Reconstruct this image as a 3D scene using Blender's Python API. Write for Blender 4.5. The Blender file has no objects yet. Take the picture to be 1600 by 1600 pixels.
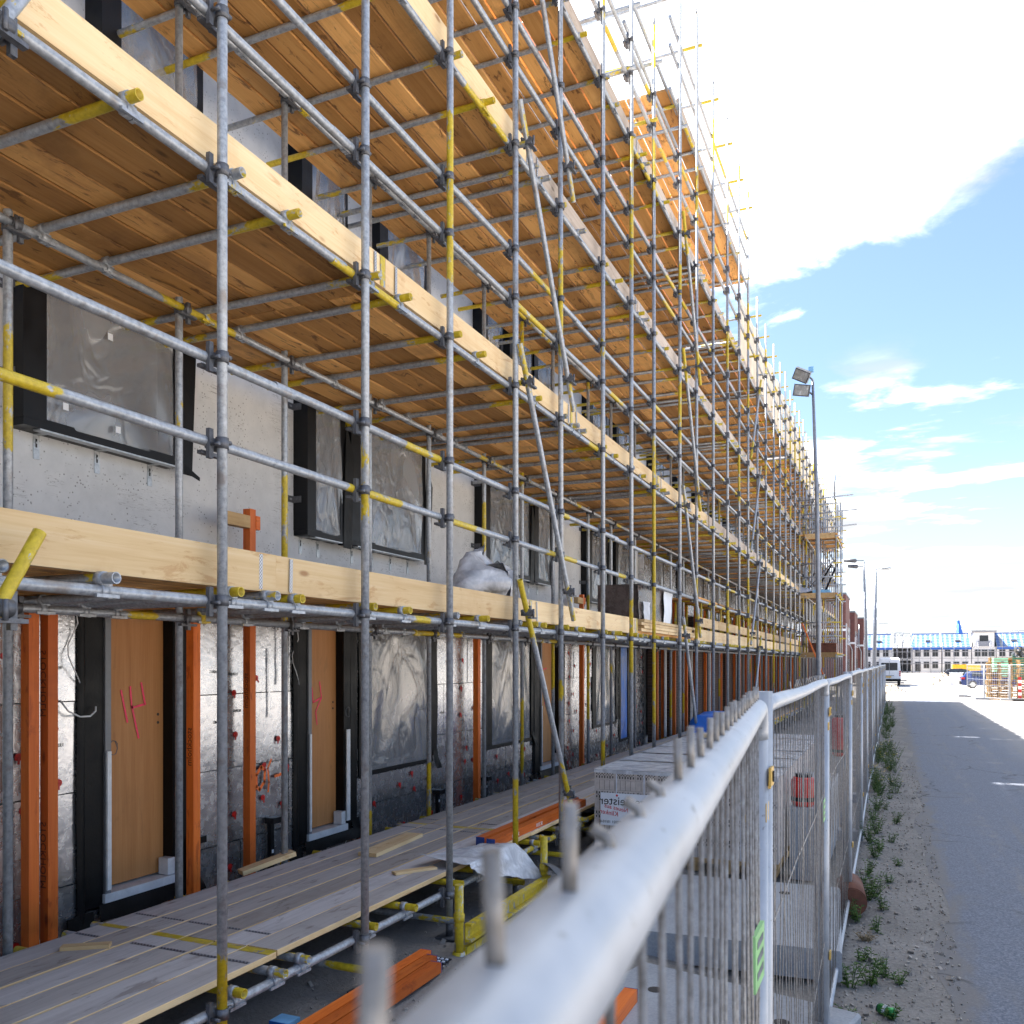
import bpy, math, random
from mathutils import Vector, Matrix, Euler
R = random.Random(7)
rad = math.radians
S = bpy.context.scene
COL = S.collection

# ------------------------------------------------------------------ camera, sky, sun, exposure
cam = bpy.data.cameras.new('camera')
cam.sensor_width = 36.0
cam.lens = 30.6
cam.shift_y = 0.1475
cam.clip_start = 0.02
cam.clip_end = 3000
cam.dof.use_dof = True
cam.dof.focus_distance = 7.0
cam.dof.aperture_fstop = 11.0
camo = bpy.data.objects.new('camera', cam)
COL.objects.link(camo)
camo.location = (0, 0, 2.1)
camo.rotation_euler = (math.pi/2, 0, rad(23.665))
S.camera = camo

SUN_EL = 58.0
SUN_AZ = 273.5          # clockwise from +Y
W = bpy.data.worlds.new('World')
S.world = W
W.use_nodes = True
wt = W.node_tree
wt.nodes.clear()


class NT:
    """tiny node helper"""
    def __init__(s, nt):
        s.nt = nt

    def n(s, typ, ins=None, **props):
        nd = s.nt.nodes.new(typ)
        for k, v in props.items():
            setattr(nd, k, v)
        if ins:
            for k, v in ins.items():
                sock = nd.inputs[k]
                if isinstance(v, bpy.types.NodeSocket):
                    s.nt.links.new(v, sock)
                else:
                    sock.default_value = v
        return nd

    def math(s, op, a, b=0.0, c=None, clamp=False):
        ins = {0: a, 1: b}
        if c is not None:
            ins[2] = c
        return s.n('ShaderNodeMath', ins, operation=op, use_clamp=clamp).outputs[0]

    def noise(s, vec, scale, detail=4.0, rough=0.55, dist=0.0, dim='3D'):
        return s.n('ShaderNodeTexNoise', {'Vector': vec, 'Scale': scale, 'Detail': detail, 'Roughness': rough,
                                          'Distortion': dist}, noise_dimensions=dim).outputs['Fac']

    def smooth(s, v, lo, hi, a=0.0, b=1.0):
        return s.n('ShaderNodeMapRange', {'Value': v, 'From Min': lo, 'From Max': hi, 'To Min': a, 'To Max': b},
                   interpolation_type='SMOOTHSTEP').outputs[0]

    def mix(s, f, a, b, blend='MIX'):
        nd = s.n('ShaderNodeMix', None, data_type='RGBA', blend_type=blend)
        for i, v in ((0, f), (6, a), (7, b)):
            if isinstance(v, bpy.types.NodeSocket):
                s.nt.links.new(v, nd.inputs[i])
            else:
                nd.inputs[i].default_value = v if i == 0 else (*v[:3], 1.0)
        return nd.outputs[2]

    def ramp(s, f, stops):
        nd = s.n('ShaderNodeValToRGB', {'Fac': f})
        el = nd.color_ramp.elements
        while len(el) < len(stops):
            el.new(0.5)
        for e, (p, c) in zip(el, stops):
            e.position = p
            e.color = (*c[:3], 1.0)
        return nd.outputs[0]

    def scale(s, vec, sc):
        return s.n('ShaderNodeVectorMath', {0: vec, 1: sc}, operation='MULTIPLY').outputs[0]

    def add(s, a, b):
        return s.n('ShaderNodeVectorMath', {0: a, 1: b}, operation='ADD').outputs[0]

    def sep(s, v):
        return s.n('ShaderNodeSeparateXYZ', {0: v}).outputs

    def comb(s, x, y, z):
        return s.n('ShaderNodeCombineXYZ', {0: x, 1: y, 2: z}).outputs[0]


w = NT(wt)
tc = w.n('ShaderNodeTexCoord').outputs['Generated']
sky = w.n('ShaderNodeTexSky', None, sky_type='NISHITA', sun_disc=False, sun_elevation=rad(SUN_EL),
          sun_rotation=rad(SUN_AZ), air_density=1.0, dust_density=1.6, ozone_density=1.4, altitude=0).outputs[0]
dx, dy, dz = w.sep(tc)
dzc = w.math('ADD', w.math('MAXIMUM', dz, 0.0), 0.03)
cx = w.math('DIVIDE', dx, dzc)
cy = w.math('DIVIDE', dy, dzc)
cp = w.comb(cx, cy, 0.0)
big = w.noise(cp, 0.55, 8.0, 0.56, 0.25, '2D')
# the large bank of cloud that lies over the building, one lobe of the cloud deck
ex = w.math('MULTIPLY', w.math('ADD', cx, 0.45), 0.62)
ey = w.math('MULTIPLY', w.math('ADD', cy, -0.85), 0.87)
rr = w.math('SQRT', w.math('ADD', w.math('MULTIPLY', ex, ex), w.math('MULTIPLY', ey, ey)))
lobe = w.smooth(rr, 1.28, 0.55, -0.02, 0.40)
fine = w.noise(w.add(cp, (3.1, 1.7, 0.0)), 2.6, 9.0, 0.62, 0.3, '2D')
dens = w.math('ADD', w.math('ADD', big, lobe), w.math('MULTIPLY', w.math('SUBTRACT', fine, 0.5), 0.42))
cover = w.smooth(dens, 0.545, 0.69)
# low cumulus in rows towards the horizon
low = w.noise(w.add(w.scale(cp, (0.62, 0.85, 1.0)), (5.3, 2.2, 0)), 0.9, 8.0, 0.58, 0.2, '2D')
lowc = w.math('MULTIPLY', w.smooth(low, 0.52, 0.62), w.smooth(cy, 2.6, 3.2))
cover = w.math('MAXIMUM', cover, lowc)
shade = w.noise(cp, 1.3, 6.0, 0.55, 0.3, '2D')
cloudc = w.mix(w.smooth(shade, 0.36, 0.60), (1.88, 1.93, 2.02), (5.6, 5.9, 6.4))
hz = w.smooth(dz, 0.0, 0.42)
skyc = w.mix(1.0, sky, (0.57, 0.595, 0.63), "MULTIPLY")
skyc = w.mix(w.smooth(dz, 0.26, -0.02, 0.0, 0.75), skyc, (2.05, 2.15, 2.25))
col = w.mix(cover, skyc, cloudc)
bg = w.n('ShaderNodeBackground', {'Color': col, 'Strength': 0.11})
out = w.n('ShaderNodeOutputWorld', {'Surface': bg.outputs[0]})

sun = bpy.data.lights.new('sun', 'SUN')
sun.energy = 5.0
sun.angle = rad(0.53)
sun.color = (1.0, 0.955, 0.89)
suno = bpy.data.objects.new('sun', sun)
COL.objects.link(suno)
az = rad(SUN_AZ)
sd = Vector((math.sin(az)*math.cos(rad(SUN_EL)), math.cos(az)*math.cos(rad(SUN_EL)), math.sin(rad(SUN_EL))))
suno.rotation_euler = sd.to_track_quat('Z', 'Y').to_euler()
suno.location = (-30, -12, 45)

S.view_settings.view_transform = 'Standard'
S.view_settings.look = 'None'
S.view_settings.exposure = 2.2
S.view_settings.gamma = 1.0
S.view_settings.use_curve_mapping = False
S.cycles.use_denoising = True
S.cycles.max_bounces = 7
S.cycles.transparent_max_bounces = 12
S.cycles.caustics_reflective = False
S.cycles.caustics_refractive = False

# ------------------------------------------------------------------ materials
MATS = {}


def mat(name, rough=0.6, metal=0.0, spec=0.5):
    m = bpy.data.materials.new(name)
    m.use_nodes = True
    t = NT(m.node_tree)
    b = m.node_tree.nodes['Principled BSDF']
    b.inputs['Roughness'].default_value = rough
    b.inputs['Metallic'].default_value = metal
    b.inputs['Specular IOR Level'].default_value = spec
    MATS[name] = m
    return m, t, b


def link(t, o, sock):
    t.nt.links.new(o, sock)


def bump(t, b, h, strength=0.3, dist=0.01):
    nd = t.n('ShaderNodeBump', {'Height': h, 'Strength': strength, 'Distance': dist})
    link(t, nd.outputs[0], b.inputs['Normal'])


def obj_rand_vec(t):
    o = t.n('ShaderNodeTexCoord').outputs['Object']
    r = t.n('ShaderNodeObjectInfo').outputs['Random']
    k = t.math('MULTIPLY', r, 37.0)
    return t.add(o, t.comb(k, k, k)), r


def m_tube(name, mode):
    m, t, b = mat(name, 0.42, 0.55)
    g = t.n('ShaderNodeTexCoord')
    v, r = obj_rand_vec(t)
    if mode == 'stuff':
        v = t.n('ShaderNodeNewGeometry').outputs['Position']
    x, y, z = t.sep(v)
    fine = t.noise(v, 38.0, 5.0, 0.65)
    blot = t.noise(v, 7.0, 4.0, 0.6)
    steel = t.ramp(fine, [(0.25, (0.19, 0.207, 0.235)), (0.5, (0.35, 0.378, 0.418)), (0.75, (0.50, 0.53, 0.575))])
    steel = t.mix(t.smooth(blot, 0.56, 0.72, 0, 0.65), steel, (0.22, 0.185, 0.155))
    if mode == 'ends':
        gz = t.sep(g.outputs['Generated'])[2]
        e = t.math('ABSOLUTE', t.math('SUBTRACT', gz, 0.5))
        base = t.math('ADD', t.smooth(e, 0.14, 0.40, -0.30, 0.17), t.math('MULTIPLY', t.math('SUBTRACT', r, 0.68), 0.36))
    elif mode == 'upright':
        base = t.smooth(t.noise(t.comb(t.math('MULTIPLY', r, 90.0), 0.0, t.math('MULTIPLY', z, 0.62)), 1.0, 1.0, 0.3),
                        0.56, 0.61, -0.34, 0.12)
    elif mode == 'rail':
        base = t.smooth(t.noise(t.comb(t.math('MULTIPLY', r, 90.0), 0.0, t.math('MULTIPLY', z, 0.9)), 1.0, 1.0, 0.3),
                        0.59, 0.64, -0.34, 0.12)
    elif mode == 'yellow':
        base = 0.12
    elif mode == 'stuff':
        base = t.smooth(t.noise(v, 0.8, 2.0), 0.5, 0.62, -0.3, 0.12)
    else:
        base = -0.6
    worn = t.math('ADD', t.noise(t.scale(v, (1, 1, 0.45)), 16.0, 6.0, 0.7), base)
    mask = t.smooth(worn, 0.50, 0.56)
    yel = t.ramp(fine, [(0.3, (0.40, 0.285, 0.012)), (0.7, (0.66, 0.50, 0.03))])
    colr = t.mix(mask, steel, yel)
    # dull splashes of mortar
    colr = t.mix(t.smooth(t.noise(v, 24.0, 3.0, 0.6), 0.66, 0.72, 0, 0.55), colr, (0.42, 0.41, 0.38))
    link(t, colr, b.inputs['Base Color'])
    link(t, t.math('MULTIPLY', t.math('SUBTRACT', 1.0, mask), 0.42), b.inputs['Metallic'])
    link(t, t.math('ADD', t.math('MULTIPLY', fine, 0.35), 0.25), b.inputs['Roughness'])
    bump(t, b, fine, 0.12, 0.003)
    return m


for nm, md in (('tube_plain', 'plain'), ('tube_ends', 'ends'), ('tube_upright', 'upright'), ('tube_rail', 'rail'),
               ('tube_yellow', 'yellow'), ('tube_stuff', 'stuff')):
    m_tube(nm, md)


def m_wood(name, ramp_, stain, stain_amt, rough=0.7, tint=0.35, dark=(0.05, 0.028, 0.014), axis='Y', knots=0.6):
    """grain runs along the given local axis"""
    m, t, b = mat(name, rough, 0.0, 0.35)
    v, r = obj_rand_vec(t)
    isl = t.n('ShaderNodeNewGeometry').outputs['Random Per Island']
    rv = t.math('FRACT', t.math('ADD', t.math('MULTIPLY', r, 7.31), isl))
    if axis == 'Z':
        x, y, z = t.sep(v)
        v = t.comb(x, z, y)
    v = t.add(v, t.comb(t.math('MULTIPLY', rv, 53.0), t.math('MULTIPLY', rv, 31.0), 0.0))
    g1 = t.noise(t.scale(v, (16.0, 0.7, 16.0)), 1.0, 5.0, 0.55, 0.7)
    g2 = t.noise(t.scale(v, (110.0, 2.6, 110.0)), 1.0, 3.0, 0.6)
    gf = t.math('ADD', t.math('MULTIPLY', g1, 0.6), t.math('MULTIPLY', g2, 0.4))
    c = t.ramp(gf, ramp_)
    # resin flames and darker weathered blotches
    sp = t.noise(t.scale(v, (11.0, 2.4, 11.0)), 1.0, 6.0, 0.72, 1.3)
    lg = t.noise(t.scale(v, (2.0, 1.1, 2.0)), 1.0, 2.0, 0.5)
    c = t.mix(t.math('MULTIPLY', t.smooth(sp, 0.555, 0.64, 0.0, stain_amt), t.smooth(lg, 0.30, 0.50)), c, stain)
    kn = t.n('ShaderNodeTexVoronoi', {'Vector': t.scale(v, (5.5, 2.0, 5.5)), 'Scale': 1.0, 'Randomness': 1.0}).outputs['Distance']
    c = t.mix(t.smooth(kn, 0.12, 0.04, 0.0, knots), c, dark)
    wp = t.n('ShaderNodeNewGeometry').outputs['Position']
    wx = t.noise(wp, 1.9, 5.0, 0.65, 0.5)
    c = t.mix(t.smooth(wx, 0.50, 0.70, 0.0, stain_amt*0.45), c, stain)
    br = t.smooth(rv, 0.0, 1.0, 1.0 - tint, 1.0 + tint * 0.6)
    c = t.mix(1.0, c, t.comb(br, t.math('POWER', br, 1.12), t.math('POWER', br, 1.3)), 'MULTIPLY')
    link(t, c, b.inputs['Base Color'])
    bump(t, b, gf, 0.18, 0.003)
    return m


m_wood('board_under', [(0.25, (0.50, 0.232, 0.066)), (0.5, (0.67, 0.345, 0.108)), (0.75, (0.79, 0.46, 0.170))],
       (0.17, 0.072, 0.028), 0.85, 0.68, 0.46)
m_wood('board_pine', [(0.3, (0.66, 0.45, 0.225)), (0.5, (0.75, 0.55, 0.30)), (0.75, (0.82, 0.65, 0.41))],
       (0.52, 0.28, 0.11), 0.6, 0.6, 0.20, (0.34, 0.16, 0.06), 'Y', 0.8)
m_wood('board_old', [(0.3, (0.34, 0.27, 0.22)), (0.5, (0.46, 0.385, 0.32)), (0.75, (0.58, 0.50, 0.43))],
       (0.19, 0.145, 0.12), 0.6, 0.8, 0.25)
m_wood('board_grey', [(0.25, (0.37, 0.335, 0.322)), (0.5, (0.49, 0.45, 0.435)), (0.75, (0.60, 0.56, 0.54))],
       (0.23, 0.19, 0.17), 0.6, 0.85, 0.26, (0.12, 0.09, 0.08))
m_wood('ply', [(0.3, (0.41, 0.178, 0.058)), (0.5, (0.49, 0.225, 0.079)), (0.75, (0.56, 0.28, 0.110))],
       (0.36, 0.175, 0.065), 0.5, 0.55, 0.10, (0.2, 0.08, 0.03), 'Z', 0.35)
OT = [(0.3, (0.56, 0.105, 0.014)), (0.5, (0.70, 0.155, 0.022)), (0.75, (0.80, 0.225, 0.042))]
m_wood('orange_timber', OT, (0.34, 0.05, 0.009), 0.6, 0.5, 0.28, (0.14, 0.022, 0.006), 'Y', 0.8)
m_wood('orange_upright', OT, (0.34, 0.05, 0.009), 0.6, 0.5, 0.28, (0.14, 0.022, 0.006), 'Z', 0.8)
m_wood('pallet_wood', [(0.3, (0.40, 0.245, 0.105)), (0.5, (0.53, 0.35, 0.165)), (0.75, (0.64, 0.46, 0.245))],
       (0.2, 0.11, 0.045), 0.5, 0.75, 0.35)


def m_simple(name, colr, rough=0.6, metal=0.0, var=0.25, scale=8.0, bmp=0.0, spec=0.5, coords='Object'):
    m, t, b = mat(name, rough, metal, spec)
    v = t.n('ShaderNodeTexCoord').outputs[coords]
    f = t.noise(v, scale, 6.0, 0.62)
    lo = tuple(c*(1-var) for c in colr)
    hi = tuple(min(1, c*(1+var)) for c in colr)
    c = t.ramp(f, [(0.3, lo), (0.7, hi)])
    link(t, c, b.inputs['Base Color'])
    link(t, t.smooth(f, 0.2, 0.8, max(0.05, rough-0.12), min(1, rough+0.12)), b.inputs['Roughness'])
    if bmp:
        bump(t, b, t.noise(v, scale*4, 5.0, 0.6), bmp, 0.01)
    return m


m_simple('membrane', (0.004, 0.0045, 0.0055), 0.45, 0, 0.4, 5, 0.3, 0.2)
m_simple('frame_black', (0.005, 0.0055, 0.0075), 0.42, 0, 0.3, 10, 0.0, 0.25)
m_simple('frame_grey', (0.16, 0.17, 0.19), 0.45, 0.2, 0.2, 10)
m_simple('white_pvc', (0.66, 0.68, 0.71), 0.4, 0, 0.15, 12)
m_simple('galv', (0.42, 0.44, 0.46), 0.4, 0.7, 0.3, 25)
m_simple('galv_dark', (0.13, 0.135, 0.15), 0.5, 0.6, 0.4, 40, 0.2)
m_simple('clamp_yellow', (0.62, 0.40, 0.10), 0.5, 0.3, 0.25, 30)
m_simple('red_plug', (0.52, 0.018, 0.014), 0.4, 0, 0.25, 60)
m_simple('pink_spray', (0.90, 0.06, 0.13), 0.6, 0, 0.2, 20)
m_simple('orange_spray', (0.95, 0.17, 0.03), 0.6, 0, 0.25, 30)
m_simple('ink_black', (0.012, 0.012, 0.014), 0.7, 0, 0.2, 30)
m_simple('ink_red', (0.55, 0.02, 0.03), 0.6, 0, 0.2, 30)
m_simple('ink_white', (0.8, 0.8, 0.8), 0.6, 0, 0.1, 30)
m_simple('ink_brown', (0.10, 0.022, 0.006), 0.7, 0, 0.4, 40)
m_simple('blue_end', (0.016, 0.05, 0.22), 0.5, 0, 0.2, 20)
m_simple('blue_tarp', (0.02, 0.14, 0.52), 0.4, 0, 0.3, 3, 0.4)
m_simple('label_white', (0.74, 0.77, 0.82), 0.45, 0, 0.06, 5)
m_simple('tag_green', (0.30, 0.58, 0.24), 0.5, 0, 0.15, 10)
m_simple('tag_lime', (0.42, 0.72, 0.06), 0.5, 0, 0.15, 10)
m_simple('brick_pale', (0.50, 0.445, 0.41), 0.85, 0, 0.16, 18, 0.25)
m_simple('hole_dark', (0.05, 0.043, 0.04), 0.9, 0, 0.3, 30)
m_simple('brick_red', (0.26, 0.085, 0.06), 0.85, 0, 0.3, 0.6, 0.2)
m_simple('rust', (0.14, 0.05, 0.028), 0.75, 0, 0.4, 12, 0.3)
m_simple('rubber', (0.02, 0.02, 0.022), 0.7, 0, 0.3, 20)
m_simple('glass_dark', (0.02, 0.025, 0.032), 0.08, 0, 0.3, 3)
m_simple('white_paint', (0.76, 0.77, 0.79), 0.3, 0, 0.05, 2)
m_simple('blue_paint', (0.012, 0.035, 0.14), 0.25, 0.2, 0.15, 3)
m_simple('black_paint', (0.02, 0.022, 0.03), 0.25, 0.2, 0.15, 3)
m_simple('lamp_red', (0.45, 0.01, 0.01), 0.25, 0, 0.1, 20)
m_simple('plate_yellow', (0.75, 0.42, 0.02), 0.5, 0, 0.1, 20)
m_simple('container_green', (0.01, 0.13, 0.085), 0.5, 0, 0.2, 1.5)
m_simple('container_mint', (0.22, 0.52, 0.36), 0.5, 0, 0.2, 1.5)
m_simple('pipe_black', (0.015, 0.016, 0.018), 0.45, 0, 0.3, 5)
m_simple('house_white', (0.70, 0.69, 0.70), 0.85, 0, 0.12, 0.7)
m_simple('house_grey', (0.24, 0.24, 0.26), 0.85, 0, 0.25, 0.7)
m_simple('roof_edge_blue', (0.012, 0.10, 0.42), 0.5, 0, 0.2, 1)
m_simple('pole_grey', (0.17, 0.185, 0.22), 0.45, 0.5, 0.25, 8)
m_simple('mast_grey', (0.27, 0.29, 0.33), 0.45, 0.4, 0.25, 8)
m_simple('lamp_glass', (0.45, 0.47, 0.48), 0.2, 0.4, 0.35, 12)
m_simple('beacon_white', (0.78, 0.78, 0.78), 0.5, 0, 0.08, 20)
m_simple('rubble', (0.50, 0.44, 0.36), 0.9, 0, 0.4, 2.0, 0.3)
m_simple('tarp_brown', (0.09, 0.068, 0.062), 0.28, 0, 0.5, 6, 0.5)
m_simple('straw', (0.26, 0.20, 0.12), 0.9, 0, 0.3, 30)
m_simple('can_green', (0.03, 0.22, 0.06), 0.25, 0.5, 0.3, 30)
m_simple('petal', (0.85, 0.62, 0.02), 0.6, 0, 0.1, 20)
m_simple('chute_grey', (0.13, 0.135, 0.16), 0.6, 0, 0.3, 6)
m_simple('cloth_blue', (0.20, 0.45, 0.72), 0.6, 0, 0.3, 4, 0.3)
m_simple('soft_white', (0.62, 0.64, 0.70), 0.55, 0, 0.2, 6, 0.4)
m_simple('shade_steel', (0.20, 0.21, 0.25), 0.35, 0.5, 0.3, 6)


def build_special():
    # leaf
    m, t, b = mat('leaf', 0.55, 0, 0.3)
    r = t.n('ShaderNodeNewGeometry').outputs['Random Per Island']
    c = t.ramp(r, [(0.0, (0.024, 0.062, 0.010)), (0.5, (0.058, 0.125, 0.020)), (1.0, (0.12, 0.20, 0.040))])
    link(t, c, b.inputs['Base Color'])
    # concrete wall of the building
    m, t, b = mat('wall_concrete', 0.82)
    v = t.n('ShaderNodeTexCoord').outputs['Object']
    n1 = t.noise(v, 0.8, 5.0, 0.6)
    n2 = t.noise(v, 9.0, 6.0, 0.65)
    c = t.ramp(t.math('ADD', t.math('MULTIPLY', n1, 0.6), t.math('MULTIPLY', n2, 0.4)),
               [(0.3, (0.455, 0.47, 0.49)), (0.5, (0.565, 0.58, 0.60)), (0.72, (0.66, 0.67, 0.68))])
    pit = t.n('ShaderNodeTexVoronoi', {'Vector': v, 'Scale': 34.0}).outputs['Distance']
    pm = t.math('MULTIPLY', t.smooth(pit, 0.25, 0.14), t.smooth(t.noise(v, 5.0, 4.0), 0.42, 0.60))
    c = t.mix(t.math('MULTIPLY', pm, 0.72), c, (0.085, 0.082, 0.082))
    scr = t.noise(t.scale(v, (1.0, 1.6, 26.0)), 1.5, 3.0, 0.5, 1.2)
    scm = t.math('MULTIPLY', t.smooth(t.math('ABSOLUTE', t.math('SUBTRACT', scr, 0.5)), 0.010, 0.003),
                 t.smooth(t.noise(v, 2.2, 2.0), 0.55, 0.62))
    c = t.mix(t.math('MULTIPLY', scm, 0.7), c, (0.06, 0.06, 0.065))
    link(t, c, b.inputs['Base Color'])
    bump(t, b, t.math('SUBTRACT', n2, t.math('MULTIPLY', pm, 1.2)), 0.35, 0.006)
    # aluminium foil insulation
    m, t, b = mat('foil', 0.3, 0.88)
    v, r = obj_rand_vec(t)
    n1 = t.noise(v, 4.5, 5.0, 0.62, 0.25)
    n2 = t.noise(v, 13.0, 4.0, 0.6, 0.3)
    n3 = t.noise(v, 60.0, 3.0, 0.6)
    c = t.ramp(n2, [(0.25, (0.50, 0.515, 0.55)), (0.75, (0.64, 0.655, 0.69))])
    c = t.mix(t.smooth(n3, 0.62, 0.72, 0, 0.35), c, (0.45, 0.45, 0.47))
    link(t, c, b.inputs['Base Color'])
    link(t, t.smooth(n2, 0.25, 0.75, 0.19, 0.32), b.inputs['Roughness'])
    bump(t, b, t.math('ADD', t.math('ADD', n1, t.math('MULTIPLY', n2, 0.3)), t.math('MULTIPLY', n3, 0.08)), 0.22, 0.02)
    # protective film on windows
    m, t, b = mat('film', 0.2, 0.0, 0.9)
    v, r = obj_rand_vec(t)
    n1 = t.noise(v, 1.1, 2.0, 0.5, 0.4)
    n2 = t.noise(t.scale(v, (1, 1.0, 0.6)), 2.6, 3.0, 0.5, 0.8)
    n3 = t.noise(v, 11.0, 4.0, 0.6, 0.5)
    link(t, t.ramp(n1, [(0.3, (0.33, 0.345, 0.375)), (0.7, (0.45, 0.465, 0.495))]), b.inputs['Base Color'])
    link(t, t.smooth(n2, 0.3, 0.7, 0.34, 0.56), b.inputs['Alpha'])
    b.inputs['Roughness'].default_value = 0.13
    b.inputs['Coat Weight'].default_value = 1.0
    b.inputs['Coat Roughness'].default_value = 0.06
    rid = t.math('ABSOLUTE', t.math('SUBTRACT', n2, 0.5))
    bump(t, b, t.math('ADD', t.math('ADD', t.smooth(rid, 0.0, 0.07), t.math('MULTIPLY', n2, 1.2)), t.math('MULTIPLY', n3, 0.22)), 0.4, 0.03)
    # clear film over the brick packs and loose sheets
    m, t, b = mat('film_white', 0.25, 0.0, 0.6)
    v, r = obj_rand_vec(t)
    n1 = t.noise(v, 6.0, 5.0, 0.6, 1.0)
    c = t.ramp(n1, [(0.3, (0.48, 0.49, 0.53)), (0.75, (0.80, 0.81, 0.84))])
    link(t, c, b.inputs['Base Color'])
    link(t, t.smooth(n1, 0.3, 0.8, 0.72, 1.0), b.inputs['Alpha'])
    bump(t, b, t.noise(v, 22.0, 4.0, 0.6, 1.2), 0.5, 0.012)
    # sheeting on the top lift, lets light through
    m, t, b = mat('sheeting', 0.55)
    nt = m.node_tree
    v = t.n('ShaderNodeTexCoord').outputs['Object']
    n1 = t.noise(t.scale(v, (1, 3.0, 0.5)), 1.5, 4.0, 0.6, 0.8)
    c = t.ramp(n1, [(0.3, (0.50, 0.45, 0.385)), (0.7, (0.66, 0.61, 0.54))])
    link(t, c, b.inputs['Base Color'])
    tr = t.n('ShaderNodeBsdfTranslucent', {'Color': c})
    tp = t.n('ShaderNodeBsdfTransparent', {'Color': (1, 0.99, 0.97, 1)})
    m1 = t.n('ShaderNodeMixShader', {0: 0.5, 1: b.outputs[0], 2: tr.outputs[0]})
    m2 = t.n('ShaderNodeMixShader', {0: 0.10, 1: m1.outputs[0], 2: tp.outputs[0]})
    link(t, m2.outputs[0], nt.nodes['Material Output'].inputs['Surface'])
    # sand ground
    m, t, b = mat('sand', 0.95, 0, 0.2)
    v = t.n('ShaderNodeTexCoord').outputs['Object']
    n1 = t.noise(v, 1.1, 6.0, 0.62)
    n2 = t.noise(v, 34.0, 5.0, 0.7)
    n3 = t.noise(v, 8.0, 5.0, 0.6)
    c = t.ramp(t.math('ADD', t.math('MULTIPLY', n1, 0.45), t.math('MULTIPLY', n2, 0.55)),
               [(0.32, (0.125, 0.117, 0.11)), (0.5, (0.225, 0.212, 0.198)), (0.7, (0.32, 0.303, 0.283))])
    x, y, z = t.sep(v)
    dk = t.math('MULTIPLY', t.smooth(x, -1.2, -2.2), t.smooth(x, -8.0, -6.0))
    c = t.mix(t.math('MULTIPLY', dk, 0.66), c, (0.235, 0.215, 0.20))
    c = t.mix(t.smooth(n3, 0.60, 0.74, 0, 0.5), c, (0.16, 0.14, 0.12))
    c = t.mix(t.smooth(x, 2.5, 6.0, 0, 0.8), c, (0.56, 0.50, 0.43))
    link(t, c, b.inputs['Base Color'])
    bump(t, b, t.math('ADD', n2, t.math('MULTIPLY', n3, 1.5)), 0.7, 0.02)
    # asphalt, sanded over near its edge
    m, t, b = mat('asphalt', 0.85, 0, 0.3)
    v = t.n('ShaderNodeTexCoord').outputs['Object']
    n2 = t.noise(v, 90.0, 4.0, 0.7)
    n1 = t.noise(v, 0.9, 6.0, 0.6)
    vo = t.n('ShaderNodeTexVoronoi', {'Vector': v, 'Scale': 85.0}).outputs['Color']
    g = t.sep(vo)[0]
    c = t.ramp(t.math('ADD', t.math('MULTIPLY', n2, 0.5), t.math('MULTIPLY', g, 0.5)),
               [(0.2, (0.098, 0.110, 0.140)), (0.55, (0.15, 0.166, 0.205)), (0.85, (0.23, 0.246, 0.282))])
    x, y, z = t.sep(v)
    edge = t.math('ADD', t.smooth(x, 0.85, 0.30, -0.30, 0.42), t.math('SUBTRACT', t.noise(t.scale(v, (2.0, 0.5, 1)), 3.0, 7.0, 0.68), 0.5))
    c = t.mix(t.smooth(edge, 0.05, 0.40, 0, 0.8), c, (0.175, 0.163, 0.152))
    c = t.mix(t.smooth(n1, 0.52, 0.72, 0, 0.30), c, (0.17, 0.16, 0.15))
    far = t.math('MULTIPLY', t.smooth(x, 2.2, 3.6), 0.55)
    c = t.mix(far, c, (0.33, 0.30, 0.265))
    tr = t.noise(t.scale(v, (5.0, 0.22, 1)), 1.2, 4.0, 0.6)
    c = t.mix(t.smooth(tr, 0.58, 0.70, 0, 0.30), c, (0.20, 0.185, 0.165))
    # dried mud dropped by tyres, and hairline cracks
    td = t.math('ABSOLUTE', t.math('SUBTRACT', t.math('PINGPONG', t.math('ADD', x, t.math('MULTIPLY', t.noise(t.scale(v, (0.0, 0.12, 0.0)), 1.0, 2.0), 0.5)), 0.9), 0.45))
    mud = t.math('MULTIPLY', t.smooth(td, 0.16, 0.03), t.smooth(t.noise(t.scale(v, (3.0, 0.8, 1)), 2.2, 6.0, 0.68), 0.46, 0.66))
    c = t.mix(t.math('MULTIPLY', mud, 0.42), c, (0.24, 0.225, 0.205))
    ck = t.n('ShaderNodeTexVoronoi', {'Vector': t.add(v, t.scale(t.n('ShaderNodeTexNoise', {'Vector': v, 'Scale': 2.0, 'Detail': 4.0}).outputs['Color'], (0.7, 0.7, 0.0))), 'Scale': 0.42}, feature='DISTANCE_TO_EDGE').outputs['Distance']
    c = t.mix(t.math('MULTIPLY', t.smooth(ck, 0.012, 0.003), t.smooth(t.noise(v, 0.6, 2.0), 0.45, 0.6, 0, 0.7)), c, (0.035, 0.036, 0.04))
    link(t, c, b.inputs['Base Color'])
    bump(t, b, t.math('ADD', n2, g), 0.35, 0.006)
    # fence galvanised with drips
    m, t, b = mat('fence_galv', 0.45, 0.35)
    v, r = obj_rand_vec(t)
    n1 = t.noise(v, 9.0, 5.0, 0.65)
    n2 = t.noise(v, 70.0, 4.0, 0.65)
    c = t.ramp(n1, [(0.3, (0.34, 0.365, 0.405)), (0.6, (0.46, 0.485, 0.525)), (0.8, (0.54, 0.565, 0.60))])
    c = t.mix(t.smooth(n2, 0.62, 0.70, 0, 0.7), c, (0.20, 0.19, 0.18))
    link(t, c, b.inputs['Base Color'])
    link(t, t.smooth(n1, 0.2, 0.8, 0.36, 0.55), b.inputs['Roughness'])
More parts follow.
